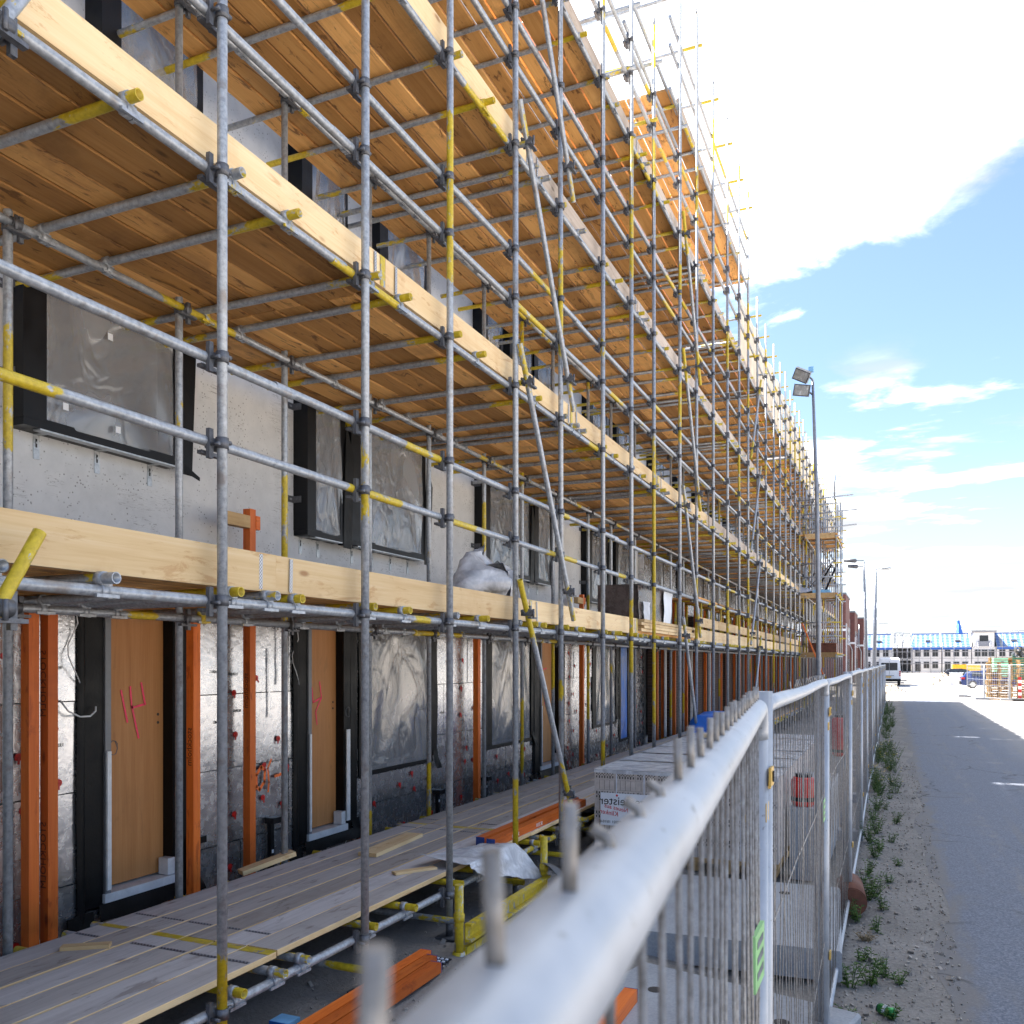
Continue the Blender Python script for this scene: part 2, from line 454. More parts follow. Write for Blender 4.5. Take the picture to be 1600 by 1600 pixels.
    bump(t, b, n2, 0.08, 0.002)
    m, t, b = mat('fence_wire', 0.5, 0.4)
    v, r = obj_rand_vec(t)
    n2 = t.noise(v, 60.0, 5.0, 0.7)
    c = t.ramp(n2, [(0.3, (0.16, 0.145, 0.13)), (0.55, (0.31, 0.292, 0.275)), (0.8, (0.46, 0.448, 0.435))])
    link(t, c, b.inputs['Base Color'])
    # concrete slabs
    m, t, b = mat('slab', 0.85)
    v, r = obj_rand_vec(t)
    n1 = t.noise(v, 2.0, 6.0, 0.65)
    n2 = t.noise(v, 60.0, 4.0, 0.7)
    c = t.ramp(t.math('ADD', t.math('MULTIPLY', n1, 0.5), t.math('MULTIPLY', n2, 0.5)),
               [(0.3, (0.22, 0.23, 0.25)), (0.55, (0.33, 0.345, 0.37)), (0.75, (0.42, 0.43, 0.455))])
    link(t, c, b.inputs['Base Color'])
    bump(t, b, n2, 0.4, 0.006)
    # brickwork under construction
    m, t, b = mat('brickwork', 0.85)
    v = t.n('ShaderNodeTexCoord').outputs['Object']
    x, y, z = t.sep(v)
    bt = t.n('ShaderNodeTexBrick', {'Vector': t.comb(y, z, 0.0), 'Color1': (0.070, 0.036, 0.028, 1), 'Color2': (0.026, 0.018, 0.017, 1),
                                    'Mortar': (0.10, 0.088, 0.078, 1), 'Scale': 1.0, 'Mortar Size': 0.006,
                                    'Brick Width': 0.22, 'Row Height': 0.065})
    c = t.mix(t.smooth(t.noise(v, 3.0, 4.0), 0.4, 0.7, 0, 0.4), bt.outputs[0], (0.09, 0.042, 0.03))
    link(t, c, b.inputs['Base Color'])
    bump(t, b, bt.outputs['Fac'], -0.6, 0.01)
    # red brick of the finished houses
    m, t, b = mat('brick_house', 0.85)
    v = t.n('ShaderNodeTexCoord').outputs['Object']
    x, y, z = t.sep(v)
    bt = t.n('ShaderNodeTexBrick', {'Vector': t.comb(t.math('ADD', x, y), z, 0.0), 'Color1': (0.15, 0.048, 0.040, 1), 'Color2': (0.09, 0.028, 0.026, 1),
                                    'Mortar': (0.12, 0.08, 0.07, 1), 'Scale': 1.0, 'Mortar Size': 0.006,
                                    'Brick Width': 0.22, 'Row Height': 0.065})
    link(t, bt.outputs[0], b.inputs['Base Color'])
    # blue roof underlay with white bands
    m, t, b = mat('roof_blue', 0.6)
    v = t.n('ShaderNodeTexCoord').outputs['Object']
    x, y, z = t.sep(v)
    st = t.math('FRACT', t.math('MULTIPLY', x, 1.05))
    wv = t.math('FRACT', t.math('MULTIPLY', z, 2.9))
    c = t.mix(t.smooth(st, 0.58, 0.64), (0.002, 0.07, 0.26), (0.17, 0.19, 0.21))
    c = t.mix(t.math('MULTIPLY', t.smooth(wv, 0.82, 0.9), 0.55), c, (0.55, 0.58, 0.6))
    c = t.mix(t.smooth(t.noise(v, 0.9, 4.0), 0.55, 0.7, 0, 0.3), c, (0.10, 0.36, 0.70))
    link(t, c, b.inputs['Base Color'])
    # nail plates: dashed galvanised strips
    m, t, b = mat('nail_plate', 0.45, 0.4)
    v = t.n('ShaderNodeTexCoord').outputs['Object']
    ck = t.n('ShaderNodeTexChecker', {'Vector': v, 'Scale': 110.0, 'Color1': (0.60, 0.61, 0.63, 1), 'Color2': (0.17, 0.17, 0.18, 1)}).outputs[0]
    link(t, ck, b.inputs['Base Color'])
    m, t, b = mat('nail_plate_dark', 0.5, 0.3)
    v = t.n('ShaderNodeTexCoord').outputs['Object']
    ck = t.n('ShaderNodeTexChecker', {'Vector': v, 'Scale': 90.0, 'Color1': (0.26, 0.27, 0.30, 1), 'Color2': (0.035, 0.04, 0.055, 1)}).outputs[0]
    link(t, ck, b.inputs['Base Color'])


build_special()

# ------------------------------------------------------------------ geometry helpers
class MB:
    def __init__(s):
        s.v, s.f, s.mi, s.sm = [], [], [], []

    def quad(s, pts, mi=0, sm=False):
        i = len(s.v)
        s.v += [tuple(p) for p in pts]
        s.f.append(tuple(range(i, i+len(pts))))
        s.mi.append(mi)
        s.sm.append(sm)

    def box(s, a, b, mi=0, M=None, side_mi=None, top_mi=None):
        x0, y0, z0 = a
        x1, y1, z1 = b
        p = [(x0, y0, z0), (x1, y0, z0), (x1, y1, z0), (x0, y1, z0), (x0, y0, z1), (x1, y0, z1), (x1, y1, z1), (x0, y1, z1)]
        if M is not None:
            p = [tuple(M @ Vector(q)) for q in p]
        i = len(s.v)
        s.v += p
        for k, fc in enumerate(((3, 2, 1, 0), (4, 5, 6, 7), (0, 1, 5, 4), (1, 2, 6, 5), (2, 3, 7, 6), (3, 0, 4, 7))):
            s.f.append(tuple(i+q for q in fc))
            s.mi.append(top_mi if (k == 1 and top_mi is not None) else (mi if (k < 2 or side_mi is None) else side_mi))
            s.sm.append(False)
        return s

    def tube(s, p0, p1, r, n=8, caps=True, mi=0, r1=None):
        p0, p1 = Vector(p0), Vector(p1)
        d = (p1-p0)
        q = d.to_track_quat('Z', 'Y')
        r1 = r if r1 is None else r1
        i = len(s.v)
        for pp, rr_ in ((p0, r), (p1, r1)):
            for k in range(n):
                a = 2*math.pi*k/n
                s.v.append(tuple(pp + q @ Vector((rr_*math.cos(a), rr_*math.sin(a), 0))))
        for k in range(n):
            k2 = (k+1) % n
            s.f.append((i+k, i+k2, i+n+k2, i+n+k))
            s.mi.append(mi)
            s.sm.append(True)
        if caps:
            s.f.append(tuple(i+k for k in reversed(range(n))))
            s.f.append(tuple(i+n+k for k in range(n)))
            s.mi += [mi, mi]
            s.sm += [False, False]
        return s

    def path(s, pts, r, n=8, mi=0, caps=True):
        """tube along a polyline"""
        pts = [Vector(p) for p in pts]
        rings = []
        up = None
        for j, p in enumerate(pts):
            d = (pts[min(j+1, len(pts)-1)] - pts[max(j-1, 0)]).normalized()
            if up is None:
                up = d.orthogonal().normalized()
            up = (up - d*up.dot(d)).normalized()
            sd_ = d.cross(up)
            i = len(s.v)
            rr_ = r[j] if isinstance(r, (list, tuple)) else r
            for k in range(n):
                a = 2*math.pi*k/n
                s.v.append(tuple(p + (up*math.cos(a) + sd_*math.sin(a))*rr_))
            rings.append(i)
        for a0, b0 in zip(rings, rings[1:]):
            for k in range(n):
                k2 = (k+1) % n
                s.f.append((a0+k, a0+k2, b0+k2, b0+k))
                s.mi.append(mi)
                s.sm.append(True)
        if caps:
            s.f.append(tuple(rings[0]+k for k in reversed(range(n))))
            s.f.append(tuple(rings[-1]+k for k in range(n)))
            s.mi += [mi, mi]
            s.sm += [False, False]
        return s

    def grid(s, fn, nu, nv, mi=0, sm=True):
        i = len(s.v)
        for a in range(nu+1):
            for b in range(nv+1):
                s.v.append(tuple(fn(a/nu, b/nv)))
        for a in range(nu):
            for b in range(nv):
                k = i + a*(nv+1) + b
                s.f.append((k, k+nv+1, k+nv+2, k+1))
                s.mi.append(mi)
                s.sm.append(sm)
        return s

    def mesh(s, name, mats):
        me = bpy.data.meshes.new(name)
        me.from_pydata(s.v, [], s.f)
        for q in mats:
            me.materials.append(MATS[q])
        me.polygons.foreach_set('use_smooth', s.sm)
        if len(mats) > 1:
            me.polygons.foreach_set('material_index', s.mi)
        me.update()
        return me


WL = {}     # world location of unrotated parents


def tag(o, label=None, cat=None, group=None, kind=None):
    if label:
        o['label'] = label
    if cat:
        o['category'] = cat
    if group:
        o['group'] = group
    if kind:
        o['kind'] = kind
    return o


def thing(name, label, cat, loc=(0, 0, 0), group=None):
    o = bpy.data.objects.new(name, None)
    o.empty_display_size = 0.1
    o.location = loc
    COL.objects.link(o)
    WL[o.name] = Vector(loc)
    return tag(o, label, cat, group)


def part(name, me, parent=None, loc=(0, 0, 0), rot=None, kind=None, label=None):
    """loc is in world axes; parents are never rotated"""
    o = bpy.data.objects.new(name, me)
    COL.objects.link(o)
    L = Vector(loc)
    if parent is not None:
        o.parent = parent
        o.location = L - WL[parent.name]
    else:
        o.location = L
    WL[o.name] = L
    if rot is not None:
        if isinstance(rot, Euler):
            o.rotation_euler = rot
        else:
            o.rotation_mode = 'QUATERNION'
            o.rotation_quaternion = rot
    tag(o, label=label, kind=kind)
    return o


def bpart(name, mb, mats, parent=None, **k):
    """MB in world coordinates -> part whose origin sits at the middle of its bounds"""
    if isinstance(mats, str):
        mats = [mats]
    lo = [min(p[i] for p in mb.v) for i in range(3)]
    hi = [max(p[i] for p in mb.v) for i in range(3)]
    c = Vector([(lo[i]+hi[i])/2 for i in range(3)])
    mb.v = [tuple(Vector(p)-c) for p in mb.v]
    return part(name, mb.mesh(name, mats), parent, c, **k)


def boxp(name, a, b, mats, parent=None, **k):
    return bpart(name, MB().box(a, b), mats, parent, **k)


CACHE = {}


def tube_mesh(L, r, n, hollow, mname):
    key = (round(L, 2), r, n, hollow, mname)
    if key in CACHE:
        return CACHE[key]
    L = round(L, 2)
    m = MB()
    if not hollow:
        m.tube((0, 0, -L/2), (0, 0, L/2), r, n)
    else:
        m.tube((0, 0, -L/2), (0, 0, L/2), r, n, caps=False)
        ri = r-0.0042
        for sgn in (-1, 1):
            i = len(m.v)
            for rr_, zz in ((r, L/2), (ri, L/2), (ri, L/2-0.09)):
                for k in range(n):
                    a = 2*math.pi*k/n
                    m.v.append((rr_*math.cos(a), rr_*math.sin(a), sgn*zz))
            for st in (0, n):
                for k in range(n):
                    k2 = (k+1) % n
                    f = (i+st+k, i+st+k2, i+st+n+k2, i+st+n+k)
                    m.f.append(f if sgn > 0 else f[::-1])
                    m.mi.append(0)
                    m.sm.append(st > 0)
            m.f.append(tuple(i+2*n+k for k in (range(n) if sgn > 0 else reversed(range(n)))))
            m.mi.append(0)
            m.sm.append(False)
    CACHE[key] = m.mesh('tube', [mname])
    return CACHE[key]


def tube(name, p0, p1, parent, mname, r=0.0242, n=10, hollow=False, **k):
    p0, p1 = Vector(p0), Vector(p1)
    d = p1-p0
    return part(name, tube_mesh(d.length, r, n, hollow, mname), parent, (p0+p1)/2, d.to_track_quat('Z', 'Y'), **k)


def copy_tree(o, parent=None, dloc=(0, 0, 0)):
    c = o.copy()
    COL.objects.link(c)
    c.parent = parent
    if parent is None:
        c.location = Vector(o.location) + Vector(dloc)
    for ch in o.children:
        copy_tree(ch, c)
    return c


def text_mesh(txt, size, mirror=True, shear=0.0, depth=0.0008):
    cu = bpy.data.curves.new('lettering', 'FONT')
    cu.body = txt
    cu.size = size
    cu.extrude = depth
    cu.shear = shear
    cu.resolution_u = 3
    ob = bpy.data.objects.new('tmp', cu)
    COL.objects.link(ob)
    dg = bpy.context.evaluated_depsgraph_get()
    me = bpy.data.meshes.new_from_object(ob.evaluated_get(dg))
    bpy.data.objects.remove(ob)
    bpy.data.curves.remove(cu)
    return me


def lettering(txt, size, origin, xdir, ydir, mname, parent, shear=0.0, name='lettering'):
    """flat print: text runs along xdir with letter tops towards ydir (may be mirrored)"""
    me = text_mesh(txt, size, shear=shear)
    X, Y = Vector(xdir), Vector(ydir)
    Z = X.cross(Y)
    me.transform(Matrix(((X.x, Y.x, Z.x, 0), (X.y, Y.y, Z.y, 0), (X.z, Y.z, Z.z, 0), (0, 0, 0, 1))))
    me.materials.clear()
    me.materials.append(MATS[mname])
    return part(name, me, parent, origin)


def stroke(pts, wd, axis='X', th=0.003):
    """hand drawn stroke lying in the plane X = const"""
    m = MB()
    for (a, b) in zip(pts, pts[1:]):
        a, b = Vector(a), Vector(b)
        d = (b-a).normalized()
        nn = Vector((1, 0, 0)) if axis == 'X' else Vector((0, 1, 0))
        sd_ = d.cross(nn)*wd/2
        ext = d*wd*0.3
        m.quad([a-ext-sd_+nn*th, b+ext-sd_+nn*th, b+ext+sd_+nn*th, a-ext+sd_+nn*th])
    return m


def cloth(fn, nu, nv, th=0.004):
    """a sheet with thickness"""
    m = MB()
    pts = [[Vector(fn(a/nu, b/nv)) for b in range(nv+1)] for a in range(nu+1)]
    nor = [[None]*(nv+1) for _ in range(nu+1)]
    for a in range(nu+1):
        for b in range(nv+1):
            du = pts[min(a+1, nu)][b]-pts[max(a-1, 0)][b]
            dv = pts[a][min(b+1, nv)]-pts[a][max(b-1, 0)]
            nn = du.cross(dv)
            nor[a][b] = nn.normalized() if nn.length > 1e-9 else Vector((0, 0, 1))
    st = []
    for sgn in (0.5, -0.5):
        st.append(len(m.v))
        for a in range(nu+1):
            for b in range(nv+1):
                m.v.append(tuple(pts[a][b]+nor[a][b]*th*sgn))
    for si, s0 in enumerate(st):
        for a in range(nu):
            for b in range(nv):
                k = s0+a*(nv+1)+b
                f = (k, k+nv+1, k+nv+2, k+1)
                m.f.append(f if si == 0 else f[::-1])
                m.mi.append(0)
                m.sm.append(True)
    return m


def wob(seed, k=5):
    rr_ = random.Random(seed)
    ws = [(rr_.uniform(-1, 1), rr_.uniform(-1, 1), rr_.uniform(0, 6.3), rr_.uniform(0.4, 1)) for _ in range(k)]
    return lambda u, v, f=8.0: sum(a*math.sin(f*(x*u+y*v)*2+p) for x, y, p, a in ws)/k


# ------------------------------------------------------------------ ground and road
def gh(x, y):
    """ground height: a low bank of soil under the scaffold"""
    t = min(1.0, max(0.0, (-0.7-x)/1.7))
    t = t*t*(3-2*t)
    fade = 1.0 if y < 56 else max(0.0, 1-(y-56)/8)
    h = 0.17*t*fade
    if -6 < x < 0.3 and -4 < y < 60:
        h += 0.018*math.sin(x*5.1+y*1.7)*math.sin(y*3.3-x*2.0) + 0.012*math.sin(x*11+y*7.3) * (0.4+t)
        e = min(1.0, max(0.0, (0.25-x)/0.3))
        h = h*e
    return h


def ground():
    xs = [-900, -300, -120, -60, -30, -16, -9, -7] + [-6+0.14*i for i in range(46)] + [0.5, 1.2, 2.5, 5, 9, 16, 30, 60, 120, 300, 900]
    ys = [-300, -100, -30, -12, -6] + [-3+0.18*i for i in range(100)] + [15.5+0.6*i for i in range(75)] + [62, 66, 72, 80, 100, 130, 180, 250, 400, 900]
    m = MB()
    for x in xs:
        for y in ys:
            m.v.append((x, y, gh(x, y)))
    ny = len(ys)
    for a in range(len(xs)-1):
        for b in range(ny-1):
            k = a*ny+b
            m.f.append((k, k+ny, k+ny+1, k+1))
            m.mi.append(0)
            m.sm.append(True)
    tag(part('ground', m.mesh('ground', ['sand'])), kind='structure')
    m = MB()
    rr_ = random.Random(3)
    ys = [-12+0.5*i for i in range(210)]
    cols_ = [0, .3, .8, 1.6, 3.0, 4.9]
    for y in ys:
        j = 0.06*math.sin(y*0.9)+0.05*math.sin(y*2.3+1)+rr_.uniform(-0.025, 0.025)
        for k, c_ in enumerate(cols_):
            m.v.append((0.33+c_+(j if k == 0 else 0), y, 0.004 if k else 0.002))
    nc = len(cols_)
    for a in range(len(ys)-1):
        for b in range(nc-1):
            k = a*nc+b
            m.f.append((k, k+1, k+nc+1, k+nc))
            m.mi.append(0)
            m.sm.append(True)
    tag(part('road', m.mesh('road', ['asphalt'])), kind='structure')


ground()

# ------------------------------------------------------------------ the building
XW = -5.05          # face of the concrete
XF = -4.92          # face of the foil insulation
YE = 53.0
bld = thing('terraced_building', 'long unfinished terrace with grey concrete upper walls and silver foil insulation below', 'building', (XW, 20, 0.17))

DOORS = [(4.12, 5.06), (6.37, 7.25), (12.01, 13.24)]
GWIN = [(7.40, 8.90, 0.97), (10.33, 11.94, 0.97), (14.80, 16.25, 0.95), (16.45, 17.06, 0.58)]
UWIN = [(3.70, 4.98, 3.62), (6.53, 7.11, 3.32), (7.23, 8.70, 3.32), (10.30, 11.86, 3.36), (12.03, 12.70, 3.36), (14.56, 15.64, 3.24), (16.16, 17.15, 3.26)]
UTOP = 5.0
openings = [(a, b, 0.46, 2.80) for a, b in DOORS] + [(a, b, z, 2.80) for a, b, z in GWIN]
openings += [(a, b, z, UTOP) for a, b, z in UWIN]
SWIN = [(4.28, 5.2), (6.45, 7.15), (7.75, 8.75), (10.25, 10.85), (11.1, 11.9), (12.0, 12.7), (14.6, 15.6), (16.2, 17.1)]
openings += [(a, b, 6.1, 7.9) for a, b in SWIN]
AWIN = [(7.6, 8.6), (16.4, 17.6), (24.5, 25.7)]
openings += [(a, b, 9.55, 10.35) for a, b in AWIN]
FARO = []
yy = 19.0
while yy < YE-2:
    FARO.append((yy, yy+0.95))
    yy += 2.35
openings += [(a, b, 0.5, 2.75) for a, b in FARO] + [(a, b, 3.3, 5.0) for a, b in FARO] + [(a, b, 6.1, 7.9) for a, b in FARO]


def wall_mesh():
    Y0, Y1, Z0, Z1 = -8.0, YE, -0.1, 10.7
    ysx = sorted({Y0, Y1} | {q for o in openings for q in o[:2]})
    zsx = sorted({Z0, Z1} | {q for o in openings for q in o[2:]})
    ny, nz = len(ysx)-1, len(zsx)-1
    solid = [[True]*nz for _ in range(ny)]
    for a in range(ny):
        for b in range(nz):
            cyy, czz = (ysx[a]+ysx[a+1])/2, (zsx[b]+zsx[b+1])/2
            for o in openings:
                if o[0] < cyy < o[1] and o[2] < czz < o[3]:
                    solid[a][b] = False
    m = MB()
    XB = XW-0.32
    for a in range(ny):
        for b in range(nz):
            y0, y1, z0, z1 = ysx[a], ysx[a+1], zsx[b], zsx[b+1]
            if solid[a][b]:
                m.quad([(XW, y0, z0), (XW, y1, z0), (XW, y1, z1), (XW, y0, z1)])
                m.quad([(XB, y0, z1), (XB, y1, z1), (XB, y1, z0), (XB, y0, z0)])
            else:
                for (aa, bb, pts) in ((a-1, b, [(XW, y0, z0), (XW, y0, z1), (XB, y0, z1), (XB, y0, z0)]),
                                      (a+1, b, [(XW, y1, z1), (XW, y1, z0), (XB, y1, z0), (XB, y1, z1)]),
                                      (a, b-1, [(XW, y1, z0), (XW, y0, z0), (XB, y0, z0), (XB, y1, z0)]),
                                      (a, b+1, [(XW, y0, z1), (XW, y1, z1), (XB, y1, z1), (XB, y0, z1)])):
                    if 0 <= aa < ny and 0 <= bb < nz and solid[aa][bb]:
                        m.quad(pts)
    # end wall, back wall, roof slab, inner floors
    m.quad([(XW, Y0, Z0), (XW, Y0, Z1), (-15, Y0, Z1), (-15, Y0, Z0)])
    m.quad([(XW, Y1, Z1), (XW, Y1, Z0), (-15, Y1, Z0), (-15, Y1, Z1)])
    m.quad([(-15, Y1, Z0), (-15, Y0, Z0), (-15, Y0, Z1), (-15, Y1, Z1)])
    m.quad([(XW, Y0, Z1), (XW, Y1, Z1), (-15, Y1, Z1), (-15, Y0, Z1)])
    for z in (2.9, 5.9, 8.7):
        m.box((-14.9, Y0+.1, z), (XB, Y1-.1, z+0.2))
    return m


bpart('wall', wall_mesh(), 'wall_concrete', bld)

# foil faced insulation boards, laid in courses and cut round the openings
def foil_panels():
    rr_ = random.Random(11)
    rects = []
    z = 0.05
    row = 0
    while z < 2.75:
        z1 = min(z+0.6, 2.82)
        y = -2.6 - (0.55 if row % 2 else 0.0)
        while y < 18.3:
            rects.append((y, min(y+1.18, 18.3), z, z1))
            y += 1.18
        z = z1
        row += 1
    ops = [(a-0.02, b+0.02, 0.44, 2.9) for a, b in DOORS] + [(a-0.02, b+0.02, zz-.02, 2.9) for a, b, zz in GWIN]
    out_ = []
    for r0 in rects:
        cur = [r0]
        for o in ops:
            nxt = []
            for (a, b, c, d) in cur:
                if b <= o[0] or a >= o[1] or d <= o[2] or c >= o[3]:
                    nxt.append((a, b, c, d))
                    continue
                if a < o[0]:
                    nxt.append((a, o[0], c, d))
                if b > o[1]:
                    nxt.append((o[1], b, c, d))
                aa, bb = max(a, o[0]), min(b, o[1])
                if c < o[2]:
                    nxt.append((aa, bb, c, o[2]))
                if d > o[3]:
                    nxt.append((aa, bb, o[3], d))
            cur = nxt
        out_ += cur
    for (a, b, c, d) in out_:
        if b-a < 0.03 or d-c < 0.03:
            continue
        x1 = XF + rr_.uniform(-0.007, 0.006)
        m = MB()
        g = 0.004
        tl = rr_.uniform(-0.003, 0.003)
        m.box((XW+0.002, a+g, c+g), (x1, b-g, d-g))
        m.v = [(x+(tl if x > XW+0.05 and zq > (c+d)/2 else 0), y, zq) for x, y, zq in m.v]
        bpart('insulation_panel', m, 'foil', bld)
    return ops


FOPS = foil_panels()


# seam tape on the foil
def seams():
    rr_ = random.Random(5)
    for k in range(26):
        y = rr_.uniform(3.2, 17.5)
        if any(o[0]-0.06 < y < o[1]+0.06 for o in FOPS):
            continue
        z = rr_.uniform(0.5, 2.0)
        h = rr_.uniform(0.25, 0.62)
        f = wob(k)
        m = cloth(lambda u, v: (XF+0.009+0.004*f(u, v), y+(u-.5)*rr_.uniform(0.02, .028)+0.008*f(v, 0.3), z+h*v), 2, 9, 0.002)
        bpart('seam_tape', m, 'foil', bld)


seams()

# red fixing plugs
def plug_mesh():
    m = MB()
    n = 8
    m.tube((0, 0, 0), (0.006, 0, 0), 0.026, n)
    m.tube((0.006, 0, 0), (0.012, 0, 0), 0.009, 6)
    m.box((0.004, -0.006, -0.045), (0.009, 0.008, -0.008))
    return m.mesh('fixing_plug', ['red_plug'])


PM = plug_mesh()
rr = random.Random(21)
cand = []
y = 3.2
while y < 18.2:
    for k in range(7):
        cand.append((y+rr.uniform(-0.12, 0.12), 0.42+0.36*k+rr.uniform(-0.10, 0.10)+(0.18 if int(y*3) % 2 else 0)))
    y += 0.38
np_ = 0
for (y, z) in cand:
    if z > 2.65 or any(o[0]-0.06 < y < o[1]+0.05 and z > o[2]-0.05 for o in FOPS) or rr.random() < 0.12:
        continue
    part('fixing_plug', PM, bld, (XF+0.008, y, z), Euler((rr.uniform(-0.6, 0.6), 0, 0)))
    np_ += 1


# printed board stamps
for (y, z) in ((3.98, 2.06), (5.42, 2.02), (5.62, 2.00), (5.44, 1.62), (5.66, 1.70), (3.99, 1.56), (9.2, 1.5), (9.05, .9), (10.1, 1.9), (7.6, .74), (8.3, .72)):
    lettering('RONG', 0.032, (XF+0.0075, y, z), (0, -1, 0), (0, 0, 1), 'ink_black', bld, name='board_stamp')


def film_sheet(y0, y1, z0, z1, x, seed, bow=0.02, amp=0.014, nu=26, nv=30):
    f, g = wob(seed, 6), wob(seed+50, 5)

    def fn(u, v):
        sag = 4*u*(1-u)
        ed = min(1.0, 8*min(u, 1-u, v, 1-v)+0.1)
        fold = math.sin(9*(v+0.8*(u-.5)**2*4)+2*f(u, v, 2))*0.5
        return (x+bow*sag*(0.4+0.6*v)+ed*amp*(f(u, v, 4)*1.5+fold*1.3*(1-0.6*v)+g(u*1.6, v*0.6, 9)*0.6),
                y0+(y1-y0)*u, z0+(z1-z0)*v+0.01*g(u, 0.2, 4)*(1-v))
    return cloth(fn, nu, nv, 0.002)


def tape_tail(y, z, w_, h, seed, x=XF):
    f = wob(seed)
    return cloth(lambda u, v: (x+0.02+0.03*(1-v)+0.02*f(u, v, 4), y+w_*(u-.5)+0.05*(1-v)**2, z-h*(1-v)+0.015*f(v, u, 5)), 6, 8, 0.003)


def door(y0, y1, marks, idx, strip_left):
    fw = (y1-y0)
    pa, pb = y0+fw*0.235, y1-fw*0.16      # visible leaf
    d = boxp('door', (XW+0.012, pa, 0.55), (XW+0.052, pb, 2.79), 'ply', bld)
    # black membrane and jambs
    f = wob(idx)
    jl = MB().box((XW-0.2, y0+0.002, 0.46), (XF+0.02, pa-0.055, 2.79))
    bpart('jamb', jl, 'membrane', d)
    boxp('jamb', (XW-0.2, pb+0.004, 0.46), (XF+0.012, y1-0.003, 2.79), 'membrane', d)
    boxp('frame_post', (XW-0.1, pa-0.05, 0.5), (XF+0.035, pa-0.003, 2.79), 'frame_grey', d)
    flap = cloth(lambda u, v: (XF+0.012+0.02*math.sin(u*3)+0.012*f(u, v, 7), y0-0.035+0.06*u+0.022*f(v, .4, 5)*(1-u), 0.35+2.44*v), 4, 22, 0.003)
    bpart('membrane_flap', flap, 'membrane', d)
    flap = cloth(lambda u, v: (XF+0.014+0.012*f(v, u, 6), y1-0.02+0.11*u+0.02*f(v, 3, 4)*u, 0.52+2.27*v), 4, 22, 0.003)
    bpart('membrane_flap', flap, 'membrane', d)
    boxp('threshold', (XW-0.05, pa-0.06, 0.475), (XF+0.045, pb+0.03, 0.535), 'white_pvc', d)
    bpart('membrane_skirt', cloth(lambda u, v: (XF+0.03+0.02*(1-v)+0.008*f(u, v, 8), pa-0.1+(pb-pa+0.3)*u, 0.36+0.11*v+0.03*f(u, 2, 3)*(1-v)), 14, 3, 0.003), 'membrane', d)
    if strip_left:
        boxp('protective_strip', (XF+0.036, pa-0.045, 0.56), (XF+0.05, pa-0.012, 1.5), 'white_pvc', d)
    else:
        boxp('protective_strip', (XF+0.02, pb+0.03, 0.56), (XF+0.034, pb+0.085, 1.45), 'white_pvc', d)
        boxp('protective_strip', (XF+0.038, pa-0.045, 0.56), (XF+0.05, pa-0.02, 1.45), 'white_pvc', d)
    boxp('corner_cap', (XF-0.06, pb-0.06, 0.54), (XF+0.03, pb+0.008, 0.66), 'white_pvc', d)
    bpart('membrane_flap', tape_tail(y0-0.02, 0.44, 0.2, 0.24, idx+30), 'membrane', d)
    bpart('membrane_flap', tape_tail(y1+0.05, 0.56, 0.12, 0.2, idx+31), 'membrane', d)
    for s in marks:
        bpart('spray_mark', stroke([(XW+0.054, a, b) for a, b in s], 0.016), 'pink_spray', d)
    for k in range(2):
        bpart('lock_hole', MB().tube((XW+0.050, pb-0.05, 1.66+0.06*k), (XW+0.0545, pb-0.05, 1.66+0.06*k), 0.011, 8), 'hole_dark', d)
    return d


door(4.12, 5.06, [[(4.52, 1.905), (4.575, 1.68)], [(4.60, 1.93), (4.615, 1.78), (4.73, 1.80)], [(4.70, 1.955), (4.735, 1.80)], [(4.615, 1.79), (4.675, 1.56)]], 1, True)
door(6.37, 7.25, [[(6.62, 1.80), (6.66, 1.86), (6.72, 1.84), (6.70, 1.72), (6.64, 1.66), (6.66, 1.58), (6.63, 1.56)], [(6.72, 1.87), (6.74, 1.73), (6.86, 1.77)], [(6.84, 1.92), (6.87, 1.77), (6.78, 1.64), (6.80, 1.52)]], 2, False)
door(12.01, 13.24, [[(12.42, 1.85), (12.55, 1.7)], [(12.5, 1.55), (12.7, 1.8), (12.66, 1.45)], [(12.6, 2.0), (12.75, 2.02)]], 3, False)
bpart('spray_mark', stroke([(XF+0.012, a, b) for a, b in ((5.90, 1.22), (5.84, 1.16), (5.84, 1.06), (5.88, 1.03), (5.94, 1.09), (5.95, 1.19), (5.90, 1.22))], 0.03), 'orange_spray', bld)
bpart('spray_mark', stroke([(XF+0.012, a, b) for a, b in ((6.03, 1.27), (5.985, 1.2), (6.0, 1.08), (5.99, 1.0))], 0.022), 'orange_spray', bld)
bpart('spray_mark', stroke([(XF+0.012, a, b) for a, b in ((6.08, 1.12), (6.17, 1.13))], 0.026), 'orange_spray', bld)


